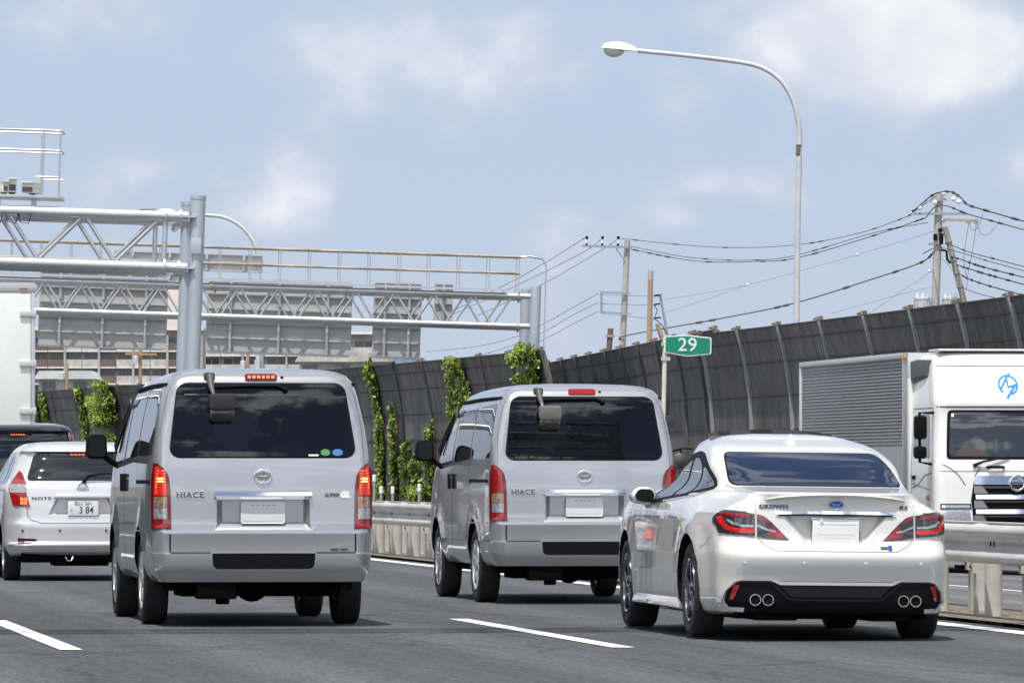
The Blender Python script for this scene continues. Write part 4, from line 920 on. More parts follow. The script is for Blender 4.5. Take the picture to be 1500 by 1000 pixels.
        m = MB(); m.add([(sg * 1.00, .95, 3.23), (sg * 1.10, .95, 2.98), (sg * 1.12, 1.9, 2.90), (sg * 1.04, 1.9, 3.26), (sg * 1.14, 1.2, 3.24), (sg * 1.16, 1.9, 3.22), (sg * 1.16, 1.85, 2.95), (sg * 1.13, 1.1, 3.0)], [(0, 1, 2, 3), (0, 4, 7, 1), (4, 5, 6, 7), (3, 2, 6, 5), (0, 3, 5, 4), (1, 7, 6, 2)]); m.build('gap_fairing', MT['greytrim'], cab, 30, .02)
        m = MB(); m.box(*sorted((sg * 1.10, sg * 1.18)), 1.86, 2.02, .9, 2.98); m.build('corner_panel', Wt, cab, 30, .02)
    gh = MB(); h = car.hit('rear', -.3, 1.68)[0]; gh.tube([h + Vector((-.12, -.01, 0)), h + Vector((-.1, -.05, 0)), h + Vector((.1, -.05, 0)), h + Vector((.12, -.01, 0))], .02, 8); gh.build('grab_handle', MT['black'], cab, 40)
    # cargo box with horizontally ribbed sides
    bx = MB(); z0, zg, z1 = .95, 1.98, 3.28; y0, y1 = 2.18, 10.25; prof = [(0, z0), (0, zg)]; n = 26
    for i in range(n):
        za = zg + (z1 - zg) * i / n; h = (z1 - zg) / n; prof += [(0, za + h * .08), (-.030, za + h * .30), (-.030, za + h * .62), (0, za + h * .85)]
    prof += [(0, z1 + .0)]
    for s in (-1, 1):
        o = s * 1.17; vs = [(o - d * s, y0, z) for d, z in prof] + [(o - d * s, y1, z) for d, z in prof]; k = len(prof)
        vs = [(o + d * s, y, z) for y in (y0, y1) for d, z in prof]; bx.add(vs, [(i, i + 1, k + i + 1, k + i) for i in range(k - 1)])
    bx.box(-1.14, 1.14, y0 + .01, y1 - .01, z0, z1 + .02)
    bo = bx.build('cargo_box', mat('ribbed aluminium panel', (.42, .425, .44), .38, .45, var=.06, vscale=4), root, 25)
    fr = MB()
    for s in (-1, 1): fr.box(*sorted((s * 1.12, s * 1.20)), y0 - .02, y1 + .02, z1, z1 + .08); fr.box(*sorted((s * 1.12, s * 1.20)), y0 - .02, y0 + .08, z0, z1); fr.box(*sorted((s * 1.12, s * 1.20)), y1 - .06, y1 + .02, z0, z1); fr.box(*sorted((s * 1.13, s * 1.19)), y0, y1, z0 - .08, z0)
    fr.box(-1.2, 1.2, y0 - .02, y0 + .02, z0, z1 + .08); fr.build('box_frame', mat('pale aluminium frame', (.62, .63, .64), .35, .5), bo, 30, .01)
    mk = MB(); mk.box(-1.21, -1.15, y0 - .05, y0 + .02, z1 - .02, z1 + .03); mk.build('marker_lamp', MT['amber'], bo, 30, .006)
    rs = MB(); rs.box(-.97, .97, .8, 1.5, 3.36, 3.39); rs.build('roof_marker_bar', Wt, cab, 30, .012)
    ch = MB(); ch.box(-.5, -.3, 1.2, 10.2, .6, .95); ch.box(.3, .5, 1.2, 10.2, .6, .95); ch.box(-1.05, -.6, 2.5, 3.6, .4, .85); ch.box(.6, 1.05, 2.5, 3.6, .4, .85); ch.build('chassis', MT['black'], root, 30)
    for s in (-1, 1):
        for y in (1.15, 7.8): make_wheel(root, s * .98, y, .42, .26, 'steel', s, 'cap')
    return root
# ------------------------------------------------------------------ ground, roads, markings
def bend(a): return -max(0, a - 108) ** 2 / 1760
def RC(lat, a, z=0): return RD(lat + bend(a), a, z)
def road_mat(name, base, tracks):
    m = bpy.data.materials.new(name); m.use_nodes = True; nt = m.node_tree; L = nt.links.new; b = nt.nodes['Principled BSDF']
    tc = nt.nodes.new('ShaderNodeTexCoord')
    def noise(scale, det, sc_=(1, 1, 1)):
        mp = nt.nodes.new('ShaderNodeMapping'); mp.inputs['Scale'].default_value = sc_; L(tc.outputs['Object'], mp.inputs[0])
        n = nt.nodes.new('ShaderNodeTexNoise'); n.inputs['Scale'].default_value = scale; n.inputs['Detail'].default_value = det; n.inputs['Roughness'].default_value = .7; L(mp.outputs[0], n.inputs['Vector']); return n.outputs[0]
    def ramp(s, p0, p1, c0, c1):
        r = nt.nodes.new('ShaderNodeValToRGB'); r.color_ramp.elements[0].position = p0; r.color_ramp.elements[1].position = p1; r.color_ramp.elements[0].color = (c0, c0, c0, 1); r.color_ramp.elements[1].color = (c1, c1, c1, 1); L(s, r.inputs[0]); return r.outputs[0]
    def mul(a, b_):
        x = nt.nodes.new('ShaderNodeMixRGB'); x.blend_type = 'MULTIPLY'; x.inputs[0].default_value = 1; L(a, x.inputs[1]); L(b_, x.inputs[2]); return x.outputs[0]
    grain = ramp(noise(26, 5, (1, .30, 1)), .34, .68, .55, 1.5); patchy = ramp(noise(.6, 6, (1.2, .12, 1)), .3, .7, .90, 1.09)
    grain2 = ramp(noise(9, 4, (1, .07, 1)), .33, .67, .86, 1.15)
    streak = ramp(noise(2.6, 3, (1, .02, 1)), .3, .7, .86, 1.10)
    rgb = nt.nodes.new('ShaderNodeRGB'); rgb.outputs[0].default_value = (*base, 1)
    c = mul(mul(mul(mul(rgb.outputs[0], grain), grain2), patchy), streak)
    if tracks:                                            # polished wheel paths and darker oil band, by position across the lane
        sp = nt.nodes.new('ShaderNodeSeparateXYZ'); L(tc.outputs['Object'], sp.inputs[0])
        mm = nt.nodes.new('ShaderNodeMath'); mm.operation = 'MULTIPLY_ADD'; mm.inputs[1].default_value = 2 * math.pi / 1.83; mm.inputs[2].default_value = .6; L(sp.outputs[0], mm.inputs[0])
        sn = nt.nodes.new('ShaderNodeMath'); sn.operation = 'SINE'; L(mm.outputs[0], sn.inputs[0])
        c = mul(c, ramp(sn.outputs[0], 0, 1, .80, 1.10))
    vo = nt.nodes.new('ShaderNodeTexVoronoi'); vo.feature = 'DISTANCE_TO_EDGE'; vo.inputs['Scale'].default_value = .33; mpv = nt.nodes.new('ShaderNodeMapping'); mpv.inputs['Scale'].default_value = (1, .35, 1); L(tc.outputs['Object'], mpv.inputs[0])
    wob = nt.nodes.new('ShaderNodeMixRGB'); wob.blend_type = 'LINEAR_LIGHT'; wob.inputs[0].default_value = .5; L(mpv.outputs[0], wob.inputs[1]); nv = nt.nodes.new('ShaderNodeTexNoise'); nv.inputs['Scale'].default_value = 1.5; nv.inputs['Detail'].default_value = 6; L(mpv.outputs[0], nv.inputs['Vector']); L(nv.outputs[1], wob.inputs[2]); L(wob.outputs[0], vo.inputs['Vector'])
    c = mul(c, ramp(vo.outputs['Distance'], .002, .010, .62, 1.0))
    stain = ramp(noise(.9, 3, (1, .22, 1)), .60, .72, 1.0, .87); c = mul(c, stain)
    L(c, b.inputs['Base Color']); b.inputs['Roughness'].default_value = .82; b.inputs['Specular IOR Level'].default_value = .35
    bp = nt.nodes.new('ShaderNodeBump'); bp.inputs['Strength'].default_value = .5; bp.inputs['Distance'].default_value = .01; L(noise(60, 3), bp.inputs['Height']); L(bp.outputs[0], b.inputs['Normal'])
    return m
ASPH = road_mat('asphalt', (.076, .0795, .087), True)
ASPH2 = road_mat('asphalt of the far carriageway', (.135, .137, .142), True)
DIRT = mat('median grit', (.15, .125, .095), .95, var=.45, vscale=14, bump=.5, bscale=30)
GROUND = mat('far ground', (.14, .14, .11), .95, var=.4, vscale=.05)
PAINTW = mat('road paint', (.72, .72, .70), .75, col2=(.22, .22, .22), vscale=7, vmin=.32, vmax=.44, stretch=(2.6, .6, 1))
def sheet(name, l0, l1, a0, a1, z0, z1, m, step=6, kind='structure', cat=None, label=None):
    mb = MB(); n = max(1, int((a1 - a0) / step)); inv = Matrix.Rotation(-TH, 3, 'Z'); vs = []
    for i in range(n + 1):
        a = a0 + (a1 - a0) * i / n; vs += [inv @ RC(l0, a, z0), inv @ RC(l1, a, z1)]
    mb.add(vs, [(2 * i, 2 * i + 1, 2 * i + 3, 2 * i + 2) for i in range(n)])
    o = mb.build(name, m, None, 0); o.rotation_euler = (0, 0, TH); return tag(o, label, cat, None, kind)
g = MB(); g.add([(-9000, -300, -.75), (9000, -300, -.75), (9000, 16000, -.75), (-9000, 16000, -.75)], [(0, 1, 2, 3)]); tag(g.build('ground', GROUND), kind='structure')
sheet('road', -5.2, 10.35, -60, 330, 0, 0, ASPH)
sheet('median', 10.352, 11.45, -60, 330, .03, .03, DIRT)
ZF = lambda lat: -.035 * (lat - 11.46)
sheet('opposite_road', 11.46, 25.6, -60, 330, 0, ZF(25.6), ASPH2)
sheet('edge_marking', 9.95, 10.15, -60, 330, .005, .005, PAINTW, cat='road marking')
sheet('edge_marking', -.98, -.78, -60, 330, .005, .005, PAINTW, cat='road marking')
sheet('opposite_edge_marking', 11.50, 11.68, -60, 330, .005, .0, PAINTW)
sheet('opposite_lane_marking', 15.1, 15.25, -60, 330, ZF(15.1) + .005, ZF(15.25) + .005, PAINTW)
for lat in (2.90, 6.57):
    for a in (20.1, 40.3, 60.3, 80.3, 100.3, 120.3): sheet('lane_marking', lat - .075, lat + .075, a, a + 8.2, .005, .005, PAINTW, 4)

# ------------------------------------------------------------------ guardrails in the median
GALV = mat('galvanised rail', (.46, .465, .47), .5, .45, var=.10, vscale=2.5, bump=.05, bscale=12)
RAILW = mat('painted guardrail', (.50, .495, .47), .5, .15, var=.26, vscale=2.4, stretch=(1, .22, 3))
POSTW = mat('guardrail post paint', (.50, .485, .44), .6, 0, var=.12, vscale=5)
RUST = mat('rust', (.16, .12, .08), .9, var=.5, vscale=14)
def guardrail(lat, face, a0, a1, label, group, dz=0.0):
    o0 = RC(lat, 40, 0); root = empty('guardrail', (0, 0, 0), 0, label, 'guardrail', group)
    prof = [(.0, .46), (.035, .455), (.075, .475), (.092, .51), (.085, .545), (.05, .575), (.018, .60), (.012, .64), (.018, .675), (.05, .70), (.085, .73), (.092, .765), (.075, .80), (.035, .82), (.0, .815), (.0, .80), (.03, .80), (.06, .785), (.07, .76), (.03, .71), (.0, .68), (-.01, .64), (.0, .59), (.03, .56), (.07, .515), (.06, .49), (.03, .475), (.0, .475)]
    n = int((a1 - a0) / 4); k = len(prof); bm_ = MB(); vs = []
    for i in range(n + 1):
        a = a0 + (a1 - a0) * i / n
        vs += [RC(lat - face * (.02 + d * 1.1), a, .46 + (z - .46) * .83 + dz) for d, z in prof]
    bm_.add(vs, [(i * k + j, i * k + (j + 1) % k, (i + 1) * k + (j + 1) % k, (i + 1) * k + j) for i in range(n) for j in range(k)])
    b = bm_.build('beam', RAILW, root, 50)
    st = MB()
    for i in range(int((a1 - a0) / 2)):                       # bolt slots along the beam
        a = a0 + 2 * i
        for e in (-.05, .05): st.box(-.004, .004, -.01, .01, -.022, .022); 
        for q in range(16): v = st.v[-16 + q]; e = -.06 if q < 8 else .06; st.v[-16 + q] = RC(lat - face * .036, a + e, .61 + dz) + RR_ * v.x + RU * v.y * 1.5 + Vector((0, 0, v.z))
    st.build('bolt', MT['black'], b, 0)
    P0 = MB(); P0.cyl((0, 0, -.1), (0, 0, .72), .070, 20); P0.lathe([(.001, .72), (.07, .72), (.072, .74), (.001, .75)], n=20); p0 = None
    for i in range(int((a1 - a0) / 2)):
        p = RC(lat + face * .13, a0 + 2 * i + .7, dz)
        if p0 is None: p0 = P0.build('post', POSTW, root, 40); q = p0
        else: q = p0.copy(); C.objects.link(q)
        q.location = p; q.rotation_euler = (0, 0, TH)
    B0 = MB(); B0.box(-.05, .06, -.045, .045, .36, .68); B0.box(-.02, .0, -.055, .055, -.1, .37); B0.m = 1
    for z in (.42, .66): B0.cyl((-.065, 0, z), (-.04, 0, z), .018, 10)
    b0 = None
    for i in range(int((a1 - a0) / 2)):
        p = RC(lat + face * .10, a0 + 2 * i + 1.15, dz)
        if b0 is None: b0 = B0.build('bracket', [POSTW, RUST], root, 30); q = b0
        else: q = b0.copy(); C.objects.link(q)
        q.location = p; q.rotation_euler = (0, 0, TH)
    return root
guardrail(10.62, 1, 37, 150, 'grey corrugated guardrail along the near side of the median beside the white saloon', 'back to back median guardrails')
guardrail(11.22, -1, 37, 150, 'second guardrail of the median, seen through the gaps behind the front rail', 'back to back median guardrails')
# flexible marker posts on the median
def delineator(px, lat, ztop, label):
    a = along_at(px, lat); t = empty('delineator_post', RC(lat, a, 0), TH, label, 'marker post', 'marker posts in the median')
    m = MB(); m.cyl((0, 0, 0), (0, 0, ztop - .10), .020, 10); m.build('post', mat('dull post', (.30, .31, .31), .6), t)
    m = MB(); m.lathe([(.015, ztop - .11), (.026, ztop - .10), (.026, ztop - .01), (.015, ztop)], n=14); m.build('reflector_band', MT['stwhite'], t)
for px, zt, lab in ((548, 1.15, 'tall thin marker post with white head nearest the left silver van'), (558, .98, 'short white topped marker post just right of the tallest one, above the guardrail'), (575, .98, 'middle short marker post above the guardrail between the two vans'), (614, 1.02, 'short marker post above the guardrail closest to the right van mirror')): delineator(px, 11.0, zt, lab)

# ------------------------------------------------------------------ noise barriers
BARM = None
def barrier_mat(name='ribbed barrier panel', ribs=.55):
    m = bpy.data.materials.new(name); m.use_nodes = True; nt = m.node_tree; L = nt.links.new; b = nt.nodes['Principled BSDF']
    tc = nt.nodes.new('ShaderNodeTexCoord'); wv = nt.nodes.new('ShaderNodeTexWave'); wv.wave_type = 'BANDS'; wv.bands_direction = 'Y'; wv.inputs['Scale'].default_value = 1.35; wv.inputs['Distortion'].default_value = .0; wv.inputs['Detail'].default_value = 1
    L(tc.outputs['Object'], wv.inputs['Vector'])
    n = nt.nodes.new('ShaderNodeTexNoise'); n.inputs['Scale'].default_value = 1.4; n.inputs['Detail'].default_value = 8; n.inputs['Roughness'].default_value = .7; mp = nt.nodes.new('ShaderNodeMapping'); mp.inputs['Scale'].default_value = (1, 1, .45); L(tc.outputs['Object'], mp.inputs[0]); L(mp.outputs[0], n.inputs['Vector'])
    r = nt.nodes.new('ShaderNodeValToRGB'); r.color_ramp.elements[0].position = .3; r.color_ramp.elements[1].position = .72; r.color_ramp.elements[0].color = (.074, .071, .069, 1); r.color_ramp.elements[1].color = (.175, .168, .162, 1); L(n.outputs[0], r.inputs[0])
    x = nt.nodes.new('ShaderNodeMixRGB'); x.blend_type = 'MULTIPLY'; x.inputs[0].default_value = ribs; L(r.outputs[0], x.inputs[1])
    r2 = nt.nodes.new('ShaderNodeValToRGB'); r2.color_ramp.elements[0].color = (.40, .40, .40, 1); r2.color_ramp.elements[1].color = (1.25, 1.25, 1.25, 1); L(wv.outputs[0], r2.inputs[0]); L(r2.outputs[0], x.inputs[2])
    oi = nt.nodes.new('ShaderNodeObjectInfo'); rv = nt.nodes.new('ShaderNodeMapRange'); L(oi.outputs['Random'], rv.inputs[0]); rv.inputs[3].default_value = .78; rv.inputs[4].default_value = 1.22
    st = nt.nodes.new('ShaderNodeTexNoise'); st.inputs['Scale'].default_value = 3.0; st.inputs['Detail'].default_value = 5; mp3 = nt.nodes.new('ShaderNodeMapping'); mp3.inputs['Scale'].default_value = (1, 1, .10); L(tc.outputs['Object'], mp3.inputs[0]); L(mp3.outputs[0], st.inputs['Vector'])
    sr = nt.nodes.new('ShaderNodeMapRange'); L(st.outputs[0], sr.inputs[0]); sr.inputs[1].default_value = .35; sr.inputs[2].default_value = .7; sr.inputs[3].default_value = .75; sr.inputs[4].default_value = 1.25
    mmr = nt.nodes.new('ShaderNodeMath'); mmr.operation = 'MULTIPLY'; L(rv.outputs[0], mmr.inputs[0]); L(sr.outputs[0], mmr.inputs[1])
    hv = nt.nodes.new('ShaderNodeVectorMath'); hv.operation = 'SCALE'; L(x.outputs[0], hv.inputs[0]); L(mmr.outputs[0], hv.inputs['Scale'])
    L(hv.outputs[0], b.inputs['Base Color']); b.inputs['Roughness'].default_value = .85
    bp = nt.nodes.new('ShaderNodeBump'); bp.inputs['Strength'].default_value = .6 * ribs / .55; bp.inputs['Distance'].default_value = .04; L(wv.outputs[0], bp.inputs['Height']); L(bp.outputs[0], b.inputs['Normal'])
    return m
BARM = barrier_mat()
BARG = barrier_mat('granular barrier panel', .12)
BPOST = mat('barrier post steel', (.27, .275, .28), .6, .2, var=.25, vscale=1.5)
BPOSTD = mat('dull barrier post', (.085, .085, .085), .7, .1, var=.25, vscale=1.5)
BRK = mat('grey bracket', (.16, .13, .10), .8, var=.4, vscale=9)
BSEAM = mat('barrier seam', (.055, .052, .05), .8)
def bprof(s=1.0):
    return [(0, -.7), (.0, .30), (.0, 1.25), (.005, 2.1), (.045, 2.8), (.15, 3.5), (.255, 3.95), (.34, 4.22)]
def barrier(path, label, top=0.0, group='noise barriers beside the motorway', flip=1, brackets=True, post_m=None, bracket_m=None, pw=.07, pm=None):
    """path: list of ground points (world) walked at post spacing."""
    root = empty('noise_barrier', (0, 0, 0), TH, label, 'noise barrier', group); inv = Matrix.Rotation(-TH, 3, 'Z')
    pts = [inv @ p for p in path]
    def at(i, k, extra=0.0, dl=0):
        d, z = bprof()[k]; q0, q1 = pts[max(0, i - 1)], pts[min(len(pts) - 1, i + 1)]; t = (q1 - q0).normalized(); nrm = Vector((-t.y, t.x, 0)) * flip
        return pts[i] + t * dl + nrm * (d + extra) + Vector((0, 0, z + (top if k > 3 else top * k / 4)))
    K = len(bprof())
    for i in range(len(pts) - 1):
        m = MB(); vs = []
        for k in range(K): vs += [at(i, k), at(i + 1, k)]
        for k in range(K): vs += [at(i, k, -.10), at(i + 1, k, -.10)]
        o = 2 * K
        m.add(vs, [(2 * k, 2 * k + 1, 2 * k + 3, 2 * k + 2) for k in range(K - 1)] + [(o + 2 * k, o + 2 * k + 2, o + 2 * k + 3, o + 2 * k + 1) for k in range(K - 1)] + [(2 * K - 2, 2 * K - 1, o + 2 * K - 1, o + 2 * K - 2)] + [(2 * k, 2 * k + 2, o + 2 * k + 2, o + 2 * k) for k in range(K - 1)] + [(2 * k + 1, o + 2 * k + 1, o + 2 * k + 3, 2 * k + 3) for k in range(K - 1)])
        m.m = 1
        for k in range(1, K): m.bar(at(i, k, .008), at(i + 1, k, .008), .022, .024)
        m.build('panel', [pm or BARM, BSEAM], root, 20)
    for i in range(len(pts)):
        m = MB()
        for k in range(K - 1): m.bar(at(i, k, .03), at(i, k + 1, .03), pw, .10, (0, 1, 0))
        po = m.build('post', post_m or BPOST, root, 30)
        if brackets:
            e = at(i, K - 1, .0); m = MB(); m.box(e.x - .14, e.x + .05, e.y - .04, e.y + .04, e.z + .01, e.z + .04); m.box(e.x - .02, e.x + .05, e.y - .05, e.y + .05, e.z - .10, e.z + .09); m.bar(e + Vector((-.12, 0, .04)), e + Vector((0, 0, .08)), .04, .02); m.build('top_bracket', bracket_m or RUST, po, 20)
    return root
BL = 24.27 * math.cos(TH)
a1045 = along_at(1047, BL - .34)
barrier([RC(BL, a1045 - 4.15 * i, 0) for i in range(0, 22)], 'nearest run of dark ribbed noise barrier, rusty brackets on top, behind the oncoming truck', flip=-1)
def seg2():
    p0 = RC(BL + .25, a1045 - .5, 0); hd = TH - R(3.4); return [p0 + Vector((-math.sin(hd), math.cos(hd), 0)) * 4.05 * i for i in range(0, 14)]
s2 = seg2()
barrier(s2, 'middle run of noise barrier set back from the others, behind the number 29 sign', .10, post_m=BPOSTD, bracket_m=BRK)
BL3 = 24.15 * math.cos(TH)
a800 = along_at(803, BL3 - 1.2)
barrier([RC(BL3, a800 + 4 * i, 0) for i in range(0, 40)], 'farthest run of dark noise barrier overgrown with climbing ivy, between and behind the silver vans', .02, post_m=BPOSTD, bracket_m=BRK, pw=.06, pm=BARG)
barrier([RD(-4.8, a, 0) for a in range(150, 20, -8)], 'noise barrier along the left verge, outside the picture, mirrored in the van sides', .4, flip=1, brackets=False)

# ------------------------------------------------------------------ ivy
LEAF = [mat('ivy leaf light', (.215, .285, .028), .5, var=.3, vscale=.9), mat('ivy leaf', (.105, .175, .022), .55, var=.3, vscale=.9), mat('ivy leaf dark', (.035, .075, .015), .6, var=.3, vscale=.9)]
def on_barrier3(px):
    lo, hi = a800 - 10, a800 + 170
    for _ in range(40):
        mid = (lo + hi) / 2; p = RC(BL3 - .2, mid, 0); x = 750 + FPX * p.x / p.y
        if x > px: lo = mid
        else: hi = mid
    return (lo + hi) / 2
def ivy(px, y0, y1, w, n, label, top_heavy=0, bulge=.24, lean=0):
    """clump of leaves between picture heights y0 (top) and y1, w = width in metres"""
    a = on_barrier3(px); b = RC(BL3, a, 0); Y = b.y
    zt = CAMZ + (HY - y0) / FPX * Y; zb = CAMZ + (HY - y1) / FPX * Y
    root = empty('ivy_vine', b, TH, label, 'climbing plant', 'ivy growing on the noise barrier'); rnd = random.Random(int(px * 7))
    pr = bprof()
    def face(z):
        for (d0, z0), (d1, z1) in zip(pr[:-1], pr[1:]):
            if z0 <= z <= z1: return d0 + (d1 - d0) * (z - z0) / (z1 - z0)
        return .34
    m = MB(); clumps = [(rnd.random(), rnd.gauss(0, .33), rnd.uniform(.05, bulge)) for _ in range(max(6, int((zt - zb) * 9)))]
    for i in range(int(n * 2.6)):
        ct, cx, cd = rnd.choice(clumps); t = min(1.03, max(0, ct + rnd.gauss(0, .05)))
        ww = w * (.45 + .55 * math.sin(math.pi * (.12 + .8 * t)) + top_heavy * t * t) * (.8 + .3 * math.sin(t * 23 + px))
        z = zb + (zt - zb) * t; s = rnd.uniform(.03, .068); dd = cd * rnd.uniform(.3, 1.15)
        c = Vector((-face(z) - .04 - dd, (cx * .7 + rnd.gauss(0, .22)) * ww + lean * t, z + rnd.gauss(0, .05)))
        nrm = Vector((-1 + rnd.gauss(0, .5), rnd.gauss(-.25, .5), .45 + rnd.gauss(0, .5))).normalized(); u = nrm.cross(Vector((rnd.gauss(0, 1), rnd.gauss(0, 1), rnd.gauss(0, 1)))).normalized(); v = nrm.cross(u)
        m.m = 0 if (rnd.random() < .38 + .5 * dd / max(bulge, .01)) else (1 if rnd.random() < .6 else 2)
        m.add([c - u * s, c - v * s * .7 - u * s * .2, c + u * s * 1.1, c + v * s * .75 - u * .1 * s], [(0, 1, 2, 3)])
    m.build('foliage', LEAF, root, 0, fixn=False)
    st = MB(); zs = [zb + (zt - zb) * k / 8 for k in range(8)]
    st.tube([(-face(z) - .03, .12 * w * math.sin(z * 2.3), z) for z in zs], .018, 6); st.build('stem', mat('vine stem', (.10, .07, .04), .9), root)
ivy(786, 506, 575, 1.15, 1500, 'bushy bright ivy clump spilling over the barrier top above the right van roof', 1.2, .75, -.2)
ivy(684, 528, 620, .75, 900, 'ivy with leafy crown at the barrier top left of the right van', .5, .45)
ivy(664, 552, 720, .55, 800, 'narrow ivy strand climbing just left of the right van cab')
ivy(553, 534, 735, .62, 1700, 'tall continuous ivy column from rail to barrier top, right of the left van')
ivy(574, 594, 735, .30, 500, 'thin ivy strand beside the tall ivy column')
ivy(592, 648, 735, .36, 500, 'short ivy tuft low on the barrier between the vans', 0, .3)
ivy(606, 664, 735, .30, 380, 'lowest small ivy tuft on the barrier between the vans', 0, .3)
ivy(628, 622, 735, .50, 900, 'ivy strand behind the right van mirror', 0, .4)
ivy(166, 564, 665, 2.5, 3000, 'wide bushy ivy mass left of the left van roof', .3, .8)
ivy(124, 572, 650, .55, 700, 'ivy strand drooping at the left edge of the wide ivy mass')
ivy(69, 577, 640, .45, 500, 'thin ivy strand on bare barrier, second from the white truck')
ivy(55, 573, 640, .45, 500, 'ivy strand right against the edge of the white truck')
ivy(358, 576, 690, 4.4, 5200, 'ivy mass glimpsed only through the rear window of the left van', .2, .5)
# low scrub along the foot of the barrier behind the rail
for px, lab in ((560, 'low green scrub at the barrier foot beside the left van lamp'), (596, 'low green scrub at the barrier foot midway between the vans'), (622, 'low green scrub at the barrier foot next to the right van')):
    ivy(px, 712, 760, 1.3, 500, lab, 0, .8)
# ------------------------------------------------------------------ gantries
GALVP = mat('galvanised pipe', (.52, .54, .56), .36, .7, var=.08, vscale=2.0)
GALVD = mat('galvanised post', (.42, .47, .51), .5, .35, var=.10, vscale=1.2, stretch=(1, 1, .25))
RUSTR = mat('rusty handrail', (.36, .305, .24), .8, var=.35, vscale=1.2)
SIGNB = mat('sign back aluminium', (.43, .43, .425), .6, .15, var=.07, vscale=.9)
SIGNR = mat('sign back rib', (.50, .50, .50), .5, .3)
CAMW = mat('camera housing cream', (.72, .70, .62), .5)
LEAN = .033
# near gantry: two posts side by side, four pipe chords with zigzag braces, spans our carriageway
G1Y = 120.0; g1s = FPX / G1Y
def l1(px, py): return ((px - 285) / g1s, CAMZ + (HY - py) / g1s)
PX = -.26
g1 = empty('road_gantry', ((274 - 750) / g1s, G1Y, 0), 0, 'nearer galvanised pipe gantry with cameras and a railed platform, behind the left van', 'gantry', 'gantries over the motorway', LEAN)
SL = .006
for dx, dy, r, h in ((.0, 0, .148, 6.58), (-.33, 2.3, .118, 6.55)):
    m = MB(); m.cyl((dx, dy, -.2), (dx, dy, h), r, 24); m.lathe([(r * 1.06, h - .05), (r * 1.06, h + .02), (.001, h + .03)], (dx, dy, 0), n=24); m.box(dx - .25, dx + .25, dy - .25, dy + .25, 0, .04); m.build('post', GALVD, g1, 40)
m = MB(); m.box(-.10, .10, -.19, -.14, 5.45, 5.75); m.build('junction_box', GALVD, g1, 30, .006)
ZT, ZB = 6.18, 5.18; YF, YK = -.05, 2.25; XL = -15.2; OFF = {YF: 0, YK: -.33}
for y in (YF, YK):
    for z, r in ((ZT, .108), (ZB, .105)):
        m = MB(); m.cyl((XL, y, z), (-.17 + OFF[y] * .5, y, z), r, 18); m.build('chord', GALVP, g1, 50)
        m = MB(); m.lathe([(.17, -.62), (.17, -.58), (.115, -.58), (.115, -.62)], (0, y, z), 'x', 18, close=True); m.lathe([(.16, -.34), (.16, -.30), (.115, -.30), (.115, -.34)], (0, y, z), 'x', 18, close=True); m.box(-.34, -.02, y - .16, y + .16, z - .02, z + .02); m.bar((-.62, y, z - .2), (-.30, y, z + .02), .04, .1); m.build('flange', GALVP, g1, 40)
PIT = 1.50; x0 = -.75
for y in (YF, YK):
    m = MB()
    for k in range(10):
        xt = x0 - PIT * k + OFF[y]; m.cyl((xt - .02, y, ZT - .1), (xt - .80, y, ZB + .1), .042, 10); m.cyl((xt - PIT + .10, y, ZT - .1), (xt - .86, y, ZB + .1), .042, 10)
    m.cyl((-.62 + OFF[y], y, ZT), (-.62 + OFF[y], y, ZB), .05, 10); m.build('brace', GALVP, g1, 50)
m = MB()
for k in range(11): xt = x0 - PIT * k; m.cyl((xt, YF, ZT), (xt - .33, YK, ZT), .03, 8); m.cyl((xt - .8, YF, ZB), (xt - 1.13, YK, ZB), .03, 8)
m.build('cross_tie', GALVP, g1, 50)
m = MB(); m.box(-1.12, -.83, YF - .06, YF + .1, ZT + .10, ZT + .16); m.build('cable_plate', GALVD, g1, 30, .006)
# platform with railing
px0, px1 = -5.9, -2.68; zf = 6.50
m = MB(); m.box(px0, px1, -.15, 1.05, zf - .07, zf); m.build('platform', GALVP, g1, 30, .01)
m = MB()
for x in (-3.16, -3.04, -2.80, -2.72, -4.2, -5.2): m.cyl((x, -.1 if x in (-3.04, -2.72, -4.2) else 1.0, zf), (x, -.1 if x in (-3.04, -2.72, -4.2) else 1.0, zf + 1.27), .020, 8)
for z in (.88, 1.27):
    for y in (-.1, 1.0): m.tube([(-4.0, y, zf), (-4.0, y, zf + z - .05), (-3.95, y, zf + z), (-2.72, y, zf + z)] if z > 1 and y < 0 else [(px0, y, zf + z), (-2.72, y, zf + z)], .020, 8)
    m.cyl((-2.72, -.1, zf + z), (-2.72, 1.0, zf + z), .018, 8)
for y in (-.1, 1.0): m.cyl((-3.16, y, zf + .36), (-2.72, y, zf + .36), .018, 8)
m.build('railing', GALVP, g1, 50)
m = MB()
m.cyl((-3.9, YF, ZT + .08), (-3.9, YF, zf), .05, 10); m.build('platform_bracket', GALVD, g1, 30); m = MB(); m.cyl((-3.2, YF, ZT + .08), (-3.2, YF, zf), .05, 10)
m.build('platform_bracket', GALVD, g1, 30)
